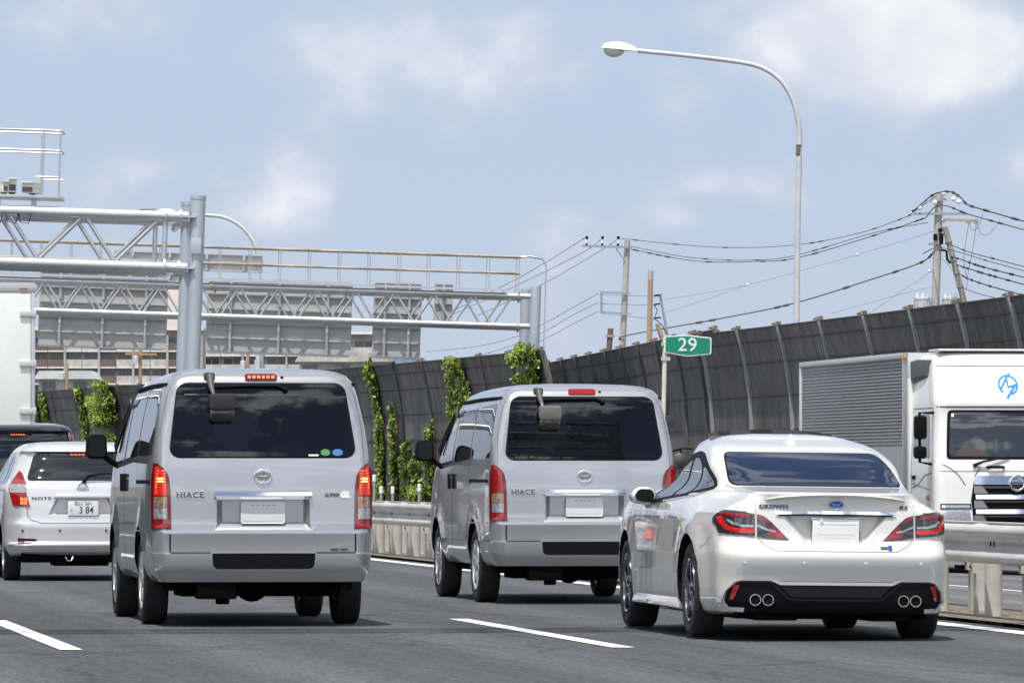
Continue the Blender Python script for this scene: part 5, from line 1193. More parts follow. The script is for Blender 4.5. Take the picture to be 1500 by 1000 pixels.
def vcam(x, z, w, h, label, yaw):
    c = empty('traffic_camera', g1.matrix_basis @ Vector((x, .25, z)), yaw, label, 'camera', 'cameras on the near gantry'); c.rotation_euler = (0, LEAN, yaw)
    m = MB(); m.prism([(-w / 2, h * .1), (w / 2, h * .1), (w / 2, h), (-w / 2, h)], -.30, .30); m.build('housing', CAMW, c, 30, .02)
    m = MB(); m.box(-w / 2 + .02, w / 2 - .02, -.31, -.28, h * .18, h * .62); m.build('lens_window', MT['gloss'], c)
    m = MB(); m.prism([(-w / 2 - .01, h * .98), (w / 2 + .01, h * .98), (w / 2 + .01, h * 1.06), (-w / 2 - .01, h * 1.06)], -.40, .30); m.build('sun_hood', CAMW, c, 30, .008)
    m = MB(); m.cyl((0, 0, -.02), (0, 0, h * .15), .06, 10); m.build('bracket', MT['greytrim'], c)
bpy.context.view_layer.update()
vcam(-3.66, zf + .02, .17, .28, 'narrow upright cream camera housing on the gantry platform, middle of three', .1)
vcam(-3.26, zf + .02, .25, .22, 'widest cream camera housing on the gantry platform, rightmost of three', -.25)
vcam(-3.82, zf + .02, .12, .22, 'small cream camera partly behind the narrow upright one', .2)
m = MB()
for k, x in enumerate((-4.05, -3.75, -3.5)): m.tube([(x, YF - .08, ZT + .05), (x + .05, YF - .12, ZT - .22), (x + .22, YF - .12, ZT - .24), (x + .28, YF - .08, ZT + .02)], .010, 6)
m.build('cable', MT['black'], g1)

# far gantry: carries the backs of the signs for the other direction
G2Y = 169.0; g2s = FPX / G2Y
g2 = empty('road_gantry', ((779 - 750) / g2s, G2Y, -.4), 0, 'farther long gantry carrying the backs of four signs, rusty handrail on top', 'gantry', 'gantries over the motorway', LEAN)
def L2(px, py, dx=0): # local coordinates on the leaning beam plane
    X = (px - 779) / g2s; Z = CAMZ + .4 + (HY - py) / g2s; c, s = math.cos(LEAN), math.sin(LEAN); return (X * c - Z * s, X * s + Z * c)
for dx, dy, r, h in ((.09, 0, .15, 6.72), (-.19, 2.0, .13, 6.7)):
    m = MB(); m.cyl((dx - .2, dy, -.5), (dx - .2, dy, h), r, 20); m.build('post', GALVD, g2, 40)
for dx, dy, r, h in ((-17.3, 0, .15, 6.72), (-17.6, 2.0, .13, 6.7)):
    m = MB(); m.cyl((dx, dy, .3), (dx, dy, h), r, 20); m.build('post', GALVD, g2, 40)
zt2, zb2 = L2(770, 434)[1], L2(770, 478)[1]
for y in (0, 2.0):
    for z in (zt2, zb2): m = MB(); m.cyl((-17.3, y, z), (-.25 - .07 * y, y, z), .078, 14); m.build('chord', GALVP, g2, 50)
for y in (0, 2.0):
    m = MB(); x = -.75 - .14 * y
    while x > -17: m.cyl((x, y, zt2), (x - .53, y, zb2), .032, 8); m.cyl((x - 1.07, y, zt2), (x - .55, y, zb2), .032, 8); x -= 1.07
    m.build('brace', GALVP, g2, 50)
for y in (0, 2.0):
    for z in (zt2, zb2):
        for q_ in (-.60, -9.05): m = MB(); m.lathe([(.13, q_), (.13, q_ + .05), (.08, q_ + .05), (.08, q_)], (0, y, z), 'x', 14, close=True); m.build('flange', mat('bolted flange', (.40, .34, .24), .7, var=.3), g2, 40)
zr = zt2 + .12
m = MB(); m.box(-17, -.9, -.12, .40, zr + .02, zr + .05); m.box(-17, -.9, -.14, -.11, zr + .0, zr + .06); m.build('walkway', GALVP, g2, 30)
x = -.6; r0 = None
while x > -17:
    for y in (-.12, .40):
        if r0 is None: m = MB(); m.cyl((0, 0, 0), (0, 0, .95), .018, 6); r0 = m.build('rail_post', GALVP, g2, 40); q_ = r0
        else: q_ = r0.copy(); C.objects.link(q_)
        q_.location = (x - .16 * y, y, zr)
    x -= .82
for z, nm in ((.95, 'handrail'), (.50, 'handrail')):
    for y in (-.12, .40): m = MB(); m.cyl((-17, y, zr + z), (-.55, y, zr + z), .032 if z > .6 else .026, 8); m.build(nm, RUSTR, g2, 50)
m = MB()
for dy in (-.12, .3): m.tube([(-.55, dy, zr + .95), (-.3, dy, zr + .98), (.05, dy, zr + .93), (.16, dy, zr + .75), (.18, dy, 3.0)], .020, 8)
for k in range(12): m.cyl((.18, -.12, 3.2 + k * .3), (.18, .3, 3.2 + k * .3), .014, 6)
m.build('ladder', GALVP, g2, 50)
def sign_back(x0p, x1p, y0p, y1p, yy, vr, hr, label, rad=.12, peak=False):
    xa, za = L2(x0p, y0p); xb, zb_ = L2(x1p, y1p); h = za - zb_; cx = (xa + xb) / 2; w = xb - xa
    t = empty('road_sign', g2.matrix_basis @ Vector((cx, yy, zb_)), 0, label, 'road sign', 'sign backs on the far gantry'); t.rotation_euler = (0, LEAN, 0)
    m = MB(); m.prism(rrect(-w / 2, w / 2, 0, h, rad), 0, .03); m.build('panel', SIGNB, t, 30)
    n = max(2, int(h / .38)); m = MB()
    for k in range(n + 1): z = .03 + (h - .06) * k / n; m.box(-w / 2 + .03, w / 2 - .03, -.075, .0, z - .024, z + .024)
    m.build('stiffener', SIGNR, t, 30)
    for k in range(vr): x = -w / 2 + w * (k + .5) / vr; m = MB(); m.box(x - .035, x + .035, -.12, -.075, .02, h - .02); m.build('mounting_rail', GALVP, t, 30)
    for k in range(vr):
        for fz in (.62, .3): x = -w / 2 + w * (k + .5) / vr; m = MB(); m.box(x - .025, x + .025, -.28, -.12, h * fz, h * fz + .05); m.build('clamp', GALVP, t, 30)
bpy.context.view_layer.update()
sign_back(49, 236, 391, 511, 2.4, 3, 8, 'large square sign back left of the near gantry post, seen from behind')
sign_back(298, 510, 402, 521, 2.4, 3, 8, 'widest sign back on the far gantry, just right of the near gantry post')
sign_back(545, 613, 408, 524, 2.4, 2, 8, 'tall narrow sign back with rounded top corners on the far gantry')
sign_back(635, 661, 410, 471, 2.4, 1, 6, 'smallest sign back, a slim strip near the right end of the far gantry', .01)
sign_back(158, 378, 360, 395, 2.9, 4, 2, 'low wide sign back standing above the far gantry handrail behind the near post', .03)

# overhead truss out of frame: it throws the thin band of shadow on the road and shows in the right van window
g3 = empty('road_gantry', RD(11.35, 42.6, 0), TH, 'lattice gantry overhead outside the picture, mirrored in the right van window', 'gantry', 'gantries over the motorway')
for x in (0, -14.6):
    for y in (0, .75): m = MB(); m.cyl((x, y, 0), (x, y, 7.0), .11, 14); m.build('post', GALVD, g3, 40)
for y in (0, .75):
    for z in (5.5, 6.2, 6.9): m = MB(); m.cyl((-14.6, y, z), (0, y, z), .055, 8); m.build('chord', GALVD, g3, 50)
    m = MB()
    for k in range(20):
        x = -.73 * k
        for z in (5.5, 6.2): m.cyl((x, y, z), (x - .73, y, z + .7), .016, 6); m.cyl((x, y, z + .7), (x - .73, y, z), .016, 6)
    m.build('brace', GALVD, g3, 40)

# ------------------------------------------------------------------ street lamps
LAMPP = mat('lamp post paint', (.52, .54, .55), .5, .1, var=.12, vscale=1.5)
LAMPH = mat('lamp head', (.80, .80, .78), .4)
def street_lamp(Y, base, pts, head, label, rp, ra, band=True):
    t = empty('street_lamp', base, 0, label, 'street lamp', 'motorway street lamps'); o = Vector(base); Q = [P(x, y, Y) - o for x, y in pts]
    m = MB(); dense = []
    for i in range(len(Q) - 1):                             # Catmull-Rom through the measured points
        p0, p1, p2, p3 = Q[max(0, i - 1)], Q[i], Q[i + 1], Q[min(len(Q) - 1, i + 2)]
        for k in range(6):
            u = k / 6; dense.append(.5 * ((2 * p1) + (p2 - p0) * u + (2 * p0 - 5 * p1 + 4 * p2 - p3) * u * u + (3 * p1 - p0 - 3 * p2 + p3) * u ** 3))
    dense.append(Q[-1]); n = len(dense); top = max(p.z for p in dense)
    m.tube(dense, [rp + (ra - rp) * min(1, i / (n * .55)) for i in range(n)], 14); m.build('pole', LAMPP, t, 50)
    if band: a, b = P(pts[0][0] + 3.4, 228, Y) - o, P(pts[0][0] + 4.0, 212, Y) - o; m = MB(); m.cyl(a, b, rp * .93, 14); m.build('rusty_band', RUST, t)
    if head:
        d = (Q[-1] - Q[-2]).normalized(); e = Q[-1]; u = Vector((0, 1, 0)); L_ = .80; v = d.cross(u)
        if v.z < 0: v = -v
        m = MB(); n = 10; vs = []; K2 = 12
        for i in range(K2 + 1):
            s = i / K2; wd = .05 + .15 * math.sin(math.pi * min(1, s * .93)) ** .8; hh = .045 + .13 * math.sin(math.pi * min(1, s * .97)) ** .7
            if i == K2: wd, hh = .01, .01
            for k in range(n): a = math.pi * k / (n - 1); vs.append(e + d * L_ * s + u * wd * math.cos(a) + v * (hh * math.sin(a) - .02))
        m.add(vs, [(i * n + k, i * n + k + 1, (i + 1) * n + k + 1, (i + 1) * n + k) for i in range(K2) for k in range(n - 1)] + [tuple(i * n for i in range(K2, -1, -1)) + tuple(i * n + n - 1 for i in range(K2 + 1))]); m.build('lamp_head', LAMPH, t, 60)
        m = MB(); m.sphere(e + d * L_ * .64 - v * .035, .2, 12, (1.15, .75, .80)); m.build('lamp_bowl', mat('lamp bowl', (.50, .50, .46), .25, coat=.5), t, 60)
LY = 134.0; b = P(1167, 695, LY); b.z = -.7
street_lamp(LY, b, [(1166.5, 740), (1167, 480), (1168.5, 330), (1171, 210), (1169, 176), (1161, 147), (1146, 121), (1125, 104), (1100, 94.5), (1060, 88), (1000, 81), (934, 74.5)], True, 'tall curved street lamp with white head and rusty band, behind the noise barrier', .072, .050)
LY2 = 212.0; b = P(378, 695, LY2); b.z = -.7
street_lamp(LY2, b, [(378, 690), (378, 480), (379, 395), (377, 370), (368, 349), (352, 331), (330, 319), (302, 315), (262, 313)], True, 'curved lamp arm rising beside the near gantry post above the far sign', .085, .06, False)

# ------------------------------------------------------------------ kilometre sign
KY = 67.3; ks = FPX / KY
kb = P(968.5, 695, KY); kb.z = 0
ksn = empty('kilometre_sign', kb, 0, 'green kilometre sign reading 29 on a pale post in the median', 'road sign'); ksn.rotation_euler = (0, .02, 0)
SG = mat('sign green', (.0, .21, .125), .45, var=.05, vscale=6); SW = mat('sign white', (.72, .74, .72), .45)
def K_(px, py): return ((px - 976.0) / ks - .0, CAMZ + (HY - py) / ks)
o = [(973.5, 492), (1006, 489.5), (1042.5, 493), (1042.5, 517.5), (1008, 521.5), (973.5, 516.5)]
m = MB(); m.prism(rounded([K_(*p) for p in o], .02), -.05, -.035); pn = m.build('sign_panel', SW, ksn, 30)
m = MB(); cx, cz = K_(1008, 505.3); m.prism(rounded([(cx + (K_(*p)[0] - cx) * .945, cz + (K_(*p)[1] - cz) * .87) for p in o], .015), -.054, -.05); m.build('green_field', SG, pn, 30)
vs, fs = text_mesh('29', .205, .001, 1.06); m = MB(); cx, cz = K_(1007.5, 505); m.add([(cx + a, -.057, cz + b) for a, b in vs], fs); m.build('numerals', SW, pn, 0, fixn=False)
m = MB(); m.cyl((-.01, 0, 0), (-.01, 0, 2.65), .026, 14); m.build('post', mat('cream post', (.62, .60, .50), .5, var=.08), ksn, 50)
m = MB(); m.box(-.05, .05, -.035, -.02, 2.40, 2.44); m.box(-.05, .05, -.035, -.02, 2.56, 2.60); m.build('bracket', GALVP, ksn)
m = MB(); m.box(.02, .10, -.06, .02, 1.67, 1.80); m.build('small_box', mat('dark blue box', (.02, .03, .06), .5), ksn, 30, .006)

# ------------------------------------------------------------------ utility poles and power lines
CONC = mat('concrete pole', (.36, .35, .33), .85, var=.18, vscale=1.2, stretch=(1, 1, .3)); BROWNP = mat('brown pole', (.33, .245, .17), .85, var=.25, vscale=1.2, stretch=(1, 1, .4)); STEEL = mat('pole steel', (.34, .36, .38), .5, .5); PORC = mat('porcelain', (.75, .74, .72), .25); WIRE = mat('power cable', (.03, .03, .032), .6); WIREB = mat('blue cable', (.04, .10, .20), .6)
def pole(px_top, py_top, px_bot, py_bot, Y, r0, r1, m_, label, name='utility_pole', group='utility poles beyond the noise barrier'):
    s = FPX / Y; dxdy = (px_top - px_bot) / (py_bot - py_top); lean = math.atan(dxdy)
    zt = CAMZ + (HY - py_top) / s; zb = -.75; pxb = px_top - dxdy * ((zt - zb) * s); b = P(pxb, 695, Y); b.z = zb
    t = empty(name, b, 0, label, 'utility pole', group, lean); h = (zt - zb) / math.cos(lean)
    m = MB(); m.tube([(0, 0, 0), (0, 0, h)], [r0, r1], 14); m.build('pole', m_, t, 50)
    def loc(px, py, dy=0): # picture position at this depth -> local
        q = P(px, py, Y) - b; c, s_ = math.cos(lean), math.sin(lean); return Vector((q.x * c - q.z * s_, dy, q.x * s_ + q.z * c))
    return t, loc
AY, CY = 255.0, 240.0
t, q = pole(919, 352, 912, 507, AY, .15, .125, CONC, 'grey concrete pole with a three insulator crossarm, left of the brown pole')
m = MB(); m.bar(q(852, 360.5, -.2), q(926, 362.5, -.2), .09, .09); m.bar(q(901, 362, -.2), q(916, 384, -.1), .04, .04); m.bar(q(916, 384, -.1), q(920, 424, -.1), .03, .03); m.build('crossarm', STEEL, t)
for x in (859, 882, 905): m = MB(); a = q(x, 361, -.2); m.cyl(a, a + Vector((0, 0, .12)), .05, 10); m.cyl(a + Vector((0, 0, .30)), a + Vector((0, 0, .42)), .06, 10); m.m = 1; m.cyl(a + Vector((0, 0, .12)), a + Vector((0, 0, .30)), .05, 10); m.build('insulator', [MT['black'], PORC], t)
m = MB(); m.bar(q(879, 428, -.2), q(924, 430, -.2), .07, .07); m.bar(q(879, 457, -.2), q(924, 460, -.2), .07, .07); m.bar(q(881, 429, -.2), q(881, 458, -.2), .10, .10); m.build('bracket_frame', STEEL, t)
t, q = pole(953, 397, 951, 506, 235, .125, .10, BROWNP, 'brown weathered pole with pale cap beside the 29 sign')
m = MB(); a = q(953, 397); m.tube([a + Vector((0, 0, -.35)), a + Vector((0, 0, .02))], .108, 12); m.build('pale_cap', CONC, t)
t, q = pole(967, 432, 974, 470, 245, .06, .05, STEEL, 'thin dark steel pole with a tangle of fittings right behind the brown pole')
m = MB()
for y, w in ((433, 10), (446, 9), (466, 10)): m.bar(q(958, y, -.1), q(958 + w, y - 1, -.1), .05, .06)
m.tube([q(958, 446, -.1), q(963, 455, -.1), q(958, 466, -.1), q(970, 476, -.1), q(976, 490, -.1)], .02, 6); m.build('fittings', MT['black'], t)
t, q = pole(963, 474, 971, 500, 236, .10, .09, BROWNP, 'short tilted brown strut leaning behind the 29 sign')
t, q = pole(894.5, 481, 892.5, 507, 222, .13, .105, mat('dark brown pole', (.13, .10, .075), .9, var=.2), 'short dark brown pole stub with a steel collar above the barrier')
m = MB(); a = q(894, 492); m.tube([a - Vector((0, 0, .04)), a + Vector((0, 0, .04))], .15, 12); m.bar(q(887, 493, -.1), q(901, 492, -.1), .05, .05); m.build('collar', STEEL, t)
t, q = pole(1376, 282, 1370, 450, CY, .19, .155, CONC, 'tall concrete pole with crossarms and transformers, top right of the picture')
m = MB(); m.bar(q(1337, 313.5, -.2), q(1416, 313.5, -.2), .10, .10); m.bar(q(1355, 296, -.2), q(1386, 292, -.2), .08, .08); m.bar(q(1360, 358, -.2), q(1378, 356, -.2), .09, .09); m.build('crossarm', STEEL, t)
m = MB(); m.bar(q(1380, 322, -.3), q(1432, 324, -.3), .10, .10); m.build('timber_arm', BROWNP, t)
for x, y in ((1346, 305), (1382, 284), (1334, 314), (1396, 292), (1404, 296), (1382, 323), (1418, 325), (1429, 325.5), (1369, 297)): m = MB(); m.sphere(q(x, y, -.25), .095, 8); m.build('insulator', PORC, t)
m = MB()
for x0, x1, y0, y1 in ((1374, 1380, 335, 340), (1367, 1372, 343, 352), (1376, 1381, 342, 358)): a, b_ = q(x0, y0, -.2), q(x1, y1, -.2); m.box(min(a.x, b_.x), max(a.x, b_.x), -.3, -.1, min(a.z, b_.z), max(a.z, b_.z))
for x0, y0, x1, y1 in ((1351, 372, 1366, 364), (1330, 312, 1346, 304), (1330, 316, 1370, 288)): m.cyl(q(x0, y0, -.2), q(x1, y1, -.2), .02, 6)
m.tube([q(1378, 366, -.2), q(1386, 368, -.2), q(1387, 380, -.2), q(1392, 386, -.2)], .05, 8); m.build('fittings', MT['black'], t)
TRF = mat('transformer grey', (.52, .55, .58), .4, .2)
for x, lab in ((1351, 'grey pole transformer on the left side of the tall concrete pole'), (1392, 'grey pole transformer on the right side of the tall concrete pole')):
    c = P(x, 452, CY - .2); tr = empty('transformer', c, 0, lab, 'transformer', 'transformers on the tall pole')
    m = MB(); m.lathe([(.001, -.3), (.30, -.3), (.31, -.25), (.31, .34), (.33, .36), (.33, .42), (.001, .46)], n=20); m.build('tank', TRF, tr, 40)
    m = MB()
    for k in range(8): a = 2 * math.pi * k / 8; m.bar((math.cos(a) * .33, math.sin(a) * .33, -.25), (math.cos(a) * .33, math.sin(a) * .33, .3), .10, .03)
    m.build('cooling_fin', TRF, tr, 30)
    m = MB()
    for dx in (-.2, .0, .2): m.tube([(dx, -.1, .42), (dx, -.1, .60)], [.05, .03], 8)
    m.build('bushing', PORC, tr)
t, q = pole(1384, 332, 1412, 441, CY - 1, .14, .115, mat('strut pole', (.27, .25, .23), .85, var=.2), 'leaning strut pole propped against the tall concrete pole')
m = MB()
for u in (.2, .45, .62, .8): a = q(1384 + 28 * u, 332 + 109 * u); m.tube([a - Vector((0, 0, .03)), a + Vector((0, 0, .03))], .15, 12)
m.build('steel_band', STEEL, t)
def wire(pts, Y0, Y1, r, label, m_=None, knots=0, cat='cable', group='overhead cables'):
    n = len(pts); Q = []
    for i, (x, y) in enumerate(pts): Q.append(P(x, y, Y0 + (Y1 - Y0) * i / (n - 1)))
    dense = []
    for i in range(n - 1):
        p0, p1, p2, p3 = Q[max(0, i - 1)], Q[i], Q[i + 1], Q[min(n - 1, i + 2)]
        for k in range(8): u = k / 8; dense.append(.5 * ((2 * p1) + (p2 - p0) * u + (2 * p0 - 5 * p1 + 4 * p2 - p3) * u * u + (3 * p1 - p0 - 3 * p2 + p3) * u ** 3))
    dense.append(Q[-1]); m = MB(); r *= .66; m.tube(dense, r, 6)
    rnd = random.Random(len(label) * 31 + int(pts[0][1]))
    for k in range(knots):
        i = rnd.randrange(1, len(dense) - 1); d = (dense[i + 1] - dense[i]).normalized(); m.tube([dense[i] - d * .2, dense[i] - d * .12, dense[i] + d * .12, dense[i] + d * .2], [r, r * 2.1, r * 2.1, r], 6)
    o = m.build('power_line', m_ or WIRE, None, 60); tag(o, label, cat, group); return o
A, B_ = AY, CY
wire([(906, 349), (1047, 362), (1163, 359), (1260, 341), (1330, 317)], A, B_, .020, 'upper slack cable from the three insulator pole to the tall pole', knots=8)
wire([(924, 365), (1016, 382), (1100, 383), (1168, 377.6), (1280, 345), (1356, 319)], A, B_, .024, 'deepest sagging cable between the three insulator pole and the tall pole', knots=14)
wire([(921, 360), (1010, 377), (1100, 381), (1168, 373.5), (1280, 341), (1359, 326)], A, B_, .020, 'cable just above the deepest sagging one, ending at the tall pole', knots=8)
wire([(914, 498), (919, 491), (1060, 465.6), (1165, 443.6), (1280, 408), (1350, 384), (1369, 366)], A, B_, .040, 'thickest cable rising from behind the 29 sign to the tall pole', mat('thick sheathed cable', (.10, .09, .08), .7), knots=10)
wire([(972, 439), (1095, 417), (1256, 373), (1370, 338)], 245, B_, .012, 'thin grey line with two white balls crossing behind the lamp post', mat('thin grey line', (.16, .18, .2), .6))
wire([(976, 457), (1030, 440), (1095, 417)], 245, 243, .012, 'thin line joining the ball line from below', mat('thin grey line', (.16, .18, .2), .6))
wire([(1218, 459), (1300, 436), (1366, 420)], 242, B_, .012, 'lowest thin line meeting the tall pole above the transformer', mat('thin grey line', (.16, .18, .2), .6))
wire([(1270, 461), (1310, 434), (1366, 396)], 242, B_, .012, 'steep thin stay line running down left from the tall pole', mat('thin grey line', (.16, .18, .2), .6))
for x, y, lab in ((1095, 417, 'white ball where the two thin lines join, left of the lamp post'), (1256, 373, 'white ball on the thin line right of the lamp post'), (1361, 397, 'small white ball on the steep stay line')):
    m = MB(); m.sphere(P(x, y, 243.2), .06, 8); tag(m.build('line_marker_ball', PORC, None, 60), lab, 'marker ball', 'white balls on the lines')
for pts, lab in (([(859, 347), (800, 384), (738, 418), (640, 466), (560, 500)], 'topmost line going left from the three insulator pole'), ([(882, 349), (850, 372), (738, 427), (640, 470)], 'second line going left from the three insulator pole'), ([(905, 350), (883, 365), (792, 418), (700, 462)], 'third line going left from the three insulator pole')): wire(pts, A, A + 60, .018, lab, knots=3)
for pts, lab in (([(876, 430), (840, 450), (795, 475), (762, 491), (700, 507), (624, 515)], 'upper blue line leaving the square bracket to the left'), ([(877, 443), (840, 461), (795, 487), (755, 504), (700, 522)], 'middle blue line leaving the square bracket to the left'), ([(876, 456), (840, 474), (795, 498), (740, 522)], 'lowest blue line leaving the square bracket to the left')): wire(pts, A, A + 50, .018, lab, WIREB, 2)
for pts, lab in (([(879, 431), (918, 433), (965, 434)], 'upper blue line between the bracket pole and the thin steel pole'), ([(879, 445), (918, 446), (960, 447)], 'middle blue line between the bracket pole and the thin steel pole'), ([(881, 459), (918, 463), (960, 468)], 'lowest blue line between the bracket pole and the thin steel pole')): wire(pts, A - .3, 245, .015, lab, WIREB, 1)
for pts, r, k, lab in (([(1330, 317), (1352, 297), (1370, 284), (1392, 281), (1408, 290), (1418, 300), (1450, 310), (1520, 330)], .038, 9, 'heavy top cable over the tall pole falling right out of the picture'), ([(1356, 319), (1370, 303), (1388, 302), (1416, 313), (1458, 325), (1520, 342)], .030, 5, 'second cable right of the tall pole, below the heavy top one'),
                       ([(1384, 357), (1396, 360), (1422, 370), (1460, 380), (1520, 396)], .026, 2, 'upper of the five low cables right of the strut pole'), ([(1376, 362), (1404, 369), (1450, 383), (1520, 402)], .022, 2, 'second of the five low cables right of the strut pole'), ([(1392, 376), (1408, 380), (1440, 391), (1520, 411)], .034, 12, 'middle knotted cable of the five low cables right of the strut pole'),
                       ([(1400, 387), (1414, 392), (1450, 403), (1520, 422)], .034, 10, 'fourth knotted cable of the five low cables right of the strut pole'), ([(1408, 402), (1418, 408), (1450, 419), (1520, 438)], .034, 8, 'lowest knotted cable right of the strut pole'), ([(1410, 420), (1416, 424), (1440, 432), (1470, 439)], .022, 0, 'short cable dropping behind the barrier below the knotted cables')): wire(pts, B_ - .4, B_ - 12, r, lab, None, k)
for pts, lab in (([(1420, 328), (1424, 336), (1432, 334), (1440, 313)], 'small looped jumper wire under the right end of the timber arm'), ([(1431, 328), (1438, 343), (1448, 343), (1462, 327)], 'wider looped jumper wire right of the timber arm'), ([(1419, 328), (1415, 352), (1412, 380), (1416, 408)], 'thin drop wire hanging from the timber arm, left one'), ([(1430, 328), (1425, 365), (1418, 400), (1416, 424)], 'thin drop wire hanging from the timber arm, right one'), ([(1378, 378), (1386, 384), (1398, 400)], 'short slack wire between the tall pole and its strut')): wire(pts, B_ - .4, B_ - .6, .014, lab, None, 0)

# ------------------------------------------------------------------ far buildings and small poles between
WALL = mat('pale apartment wall', (.36, .345, .33), .85, var=.22, vscale=.35); PARA = mat('balcony parapet', (.46, .44, .415), .85, var=.25, vscale=.8); BROWNW = mat('brown balcony', (.15, .105, .10), .85, var=.15, vscale=.4); WIN = mat('far window', (.06, .075, .09), .15); LEDGE = mat('ledge white', (.66, .64, .61), .8)
def apartment(px0, px1, py_top, Y, floors, label, browns, bay_px=27, fl=24.0):
    s = FPX / Y; b = P((px0 + px1) / 2, 695, Y); b.z = -.75; w = (px1 - px0) / s; zt = CAMZ + (HY - py_top) / s + .75; t = empty('apartment_building', b, 0, label, 'apartment building', 'apartment blocks beyond the motorway')
    m = MB(); m.box(-w / 2, w / 2, 0, 12, 0, zt); m.build('wall', WALL, t); m = MB(); m.box(-w / 2 - .3, w / 2 + .3, -1.8, 12.2, zt, zt + .5); m.build('roof', LEDGE, t)
    fh = fl / s; nb = max(1, round((px1 - px0) / bay_px)); bw = w / nb
    for f in range(floors):
        z = zt - .6 - fh * (f + 1)
        for k in range(nb):
            x0 = -w / 2 + bw * k; br = k in browns
            m = MB(); m.box(x0 + .05, x0 + bw - .05, -1.5, -1.35, z - .15, z + fh * .46); m.box(x0 + .05, x0 + bw - .05, -1.35, 0, z - .15, z); m.m = 1; m.box(x0 + .05, x0 + bw - .05, -1.56, -1.5, z - .2, z + .02)
            m.build('balcony', [BROWNW if br else PARA, LEDGE], t)
            wn = MB(); wn.box(x0 + bw * .12, x0 + bw * .52, -.06, .02, z + fh * .08, z + fh * .80); wn.box(x0 + bw * .58, x0 + bw * .90, -.06, .02, z + fh * .25, z + fh * .80); wn.build('window', WIN, t)
        if f % 1 == 0:
            for k in range(0, nb + 1, 2): x = -w / 2 + bw * k; m = MB(); m.box(x - .18, x + .18, -1.7, 0, z - .15, z + fh - .16); m.build('partition', WALL, t)
    return t
apartment(46, 296, 484, 960, 6, 'broad pale apartment block with balconies and brown bays, left of the gantry post', (0, 1, 4, 8), 26)
apartment(292, 548, 490, 1020, 5, 'farther pale apartment block with white railings, right of the gantry post', (5,), 32, 25)
t = empty('stair_tower', P(256, 695, 990), 0, 'pinkish white tower block rising above the left apartment roof', 'tower'); m = MB(); m.box(-1.3, 1.3, 0, 4, -1.5, 31.5); m.build('wall', mat('pink white wall', (.70, .60, .55), .85), t); m = MB(); m.box(-1.45, 1.45, -.15, 4.1, 31.5, 31.9); m.build('roof', LEDGE, t)
def house(px0, px1, py, Y, label, rc):
    s = FPX / Y; b = P((px0 + px1) / 2, 695, Y); b.z = -.75; w = (px1 - px0) / s; zt = CAMZ + (HY - py) / s + .75; t = empty('house', b, 0, label, 'house', 'low houses behind the noise barrier')
    m = MB(); m.box(-w / 2 + .4, w / 2 - .4, 0, 8, 0, zt - .5); m.build('wall', WALL, t); m = MB(); m.prism([(-w / 2, zt - .75), (w / 2, zt - .75), (w / 2 - .5, zt), (-w / 2 + .5, zt)], -.8, 8.5); m.build('roof', rc, t, 20)
    n = max(2, int(w / 2.2))
    for k in range(n): x = -w / 2 + w * (k + .5) / n; m = MB(); m.box(x - .7, x + .5, -.06, .05, zt - 2.4, zt - 1.0); m.build('window', WIN, t)
house(432, 622, 517, 520, 'long low house with pale eaves right above the barrier, below the narrow sign back', mat('pale roof', (.42, .40, .37), .8, var=.3, vscale=.7)); house(566, 632, 524, 430, 'small house with a bluish roof peeping over the barrier by the narrow sign back', mat('blue roof', (.20, .27, .36), .6, var=.3, vscale=1)); house(50, 142, 543, 560, 'grey shed with a flat pale roof beside the white truck', mat('shed roof', (.50, .51, .52), .7, var=.2, vscale=.6))
for x, y, Y, lab, arm in ((98, 532, 470, 'small brown pole in front of the grey shed', 0), (206, 508, 450, 'small pole with an orange crossarm left of the near gantry post', 1), (363, 516, 430, 'short plain brown pole right of the near gantry post', 0), (384, 514, 440, 'pale steel pole right of the short plain brown one', 2)):
    t, q = pole(x, y, x - .8, y + 50, Y, .16, .13, BROWNP if arm != 2 else STEEL, lab, group='small far utility poles')
    m = MB(); a = q(x - 7, y + 24, -.3); m.lathe([(.001, 0), (.20, .02), (.20, .5), (.12, .56), (.001, .58)], a, n=12); m.build('transformer', TRF, t, 40)
    if arm == 1: m = MB(); m.bar(q(x - 22, y + 10, -.3), q(x + 24, y + 11, -.3), .16, .16); m.build('crossarm', mat('orange arm', (.36, .22, .12), .7), t)

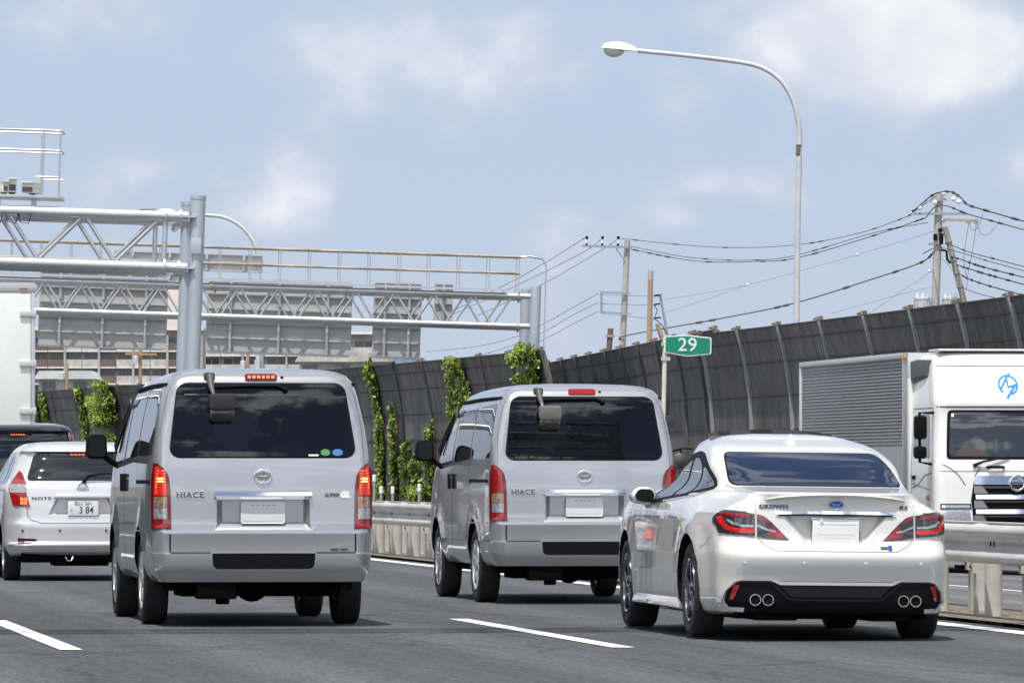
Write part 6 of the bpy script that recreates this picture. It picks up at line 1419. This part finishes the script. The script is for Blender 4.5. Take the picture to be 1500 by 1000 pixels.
# ------------------------------------------------------------------ vehicles
def place(px, Y, z=0): v = P(px, 695, Y); v.z = z; return v
GV = 'silver panel vans'
make_van(place(386.5, 46.45), TH, True, 'silver van with glowing brake lamps and green and blue stickers in its rear window', GV, True)
make_van(place(858, 54.6), TH, False, 'silver van in the right lane with unlit red tail lamps, behind the white saloon', GV, False)
make_saloon(place(1226.5, 42.3), R(7.6), 'white saloon car with quad tail pipes and blue tinted rear window').rotation_euler[1] = .012
make_hatch(place(122, 66.5), TH, 'silver hatchback with number plate 3 84, half hidden by the left van')
make_minivan(place(26, 81.5), TH, 'black minivan ahead of the silver hatchback, its high brake lamp lit', MT['blackpaint'], True)
make_rear_truck(place(-71, 92), TH, 'white box truck seen from behind at the left edge, with zinc door hinges')
make_front_truck(place(1489, 88.2, -.42), TH, 'white truck with ribbed grey cargo box coming the other way at the right edge')
def green_van():
    t = empty('oncoming_van', place(918, 95, -.14), TH, 'dark green van facing us, mostly hidden, showing its round mirror beside the right silver van', 'van')
    car = Car(t, slice_body([(.3, .1, 4.2, .78, .14, .2), (.5, 0, 4.3, .84, .15, .2), (.9, .0, 4.3, .85, .16, .2), (1.0, .06, 4.3, .84, .16, .2), (1.7, .55, 4.25, .70, .16, .2), (1.8, .75, 4.2, .62, .16, .2), (1.86, 1.1, 4.0, .4, .1, .1)], rb=.08, fb=.02)); car.finish_body(MT['greenpaint'])
    car.patch('windscreen', 'rear', rounded([(-.74, 1.02), (.74, 1.02), (.64, 1.68), (-.64, 1.68)], .06), MT['windscreen'], .004, None, 12, 14)
    for s in (-1, 1):
        hl = car.patch('headlamp', 'rear', ellipse(s * .6, .75, .11, .09), MT['clear'], .01, None, 8, 8)
        m = MB(); m.lathe([(.001, .02), (.10, .015), (.115, -.02), (.09, -.04), (.001, -.05)], (s * .93, .5, 1.52), 'y', 16); mm = m.build('round_mirror', MT['greytrim'], t, 50); m = MB(); m.tube([(s * .70, .62, 1.62), (s * .95, .45, 1.70), (s * 1.12, .45, 1.69)], .016, 6); m.tube([(s * .74, .5, 1.40), (s * 1.15, .45, 1.40)], .012, 6); m.tube([(s * .93, .48, 1.70), (s * .93, .50, 1.40)], .014, 6); m.build('mirror_arm', MT['black'], mm)
        for y in (.9, 3.4): make_wheel(t, s * .72, y, .31, .18, 'steel', s, 'cap')
green_van()
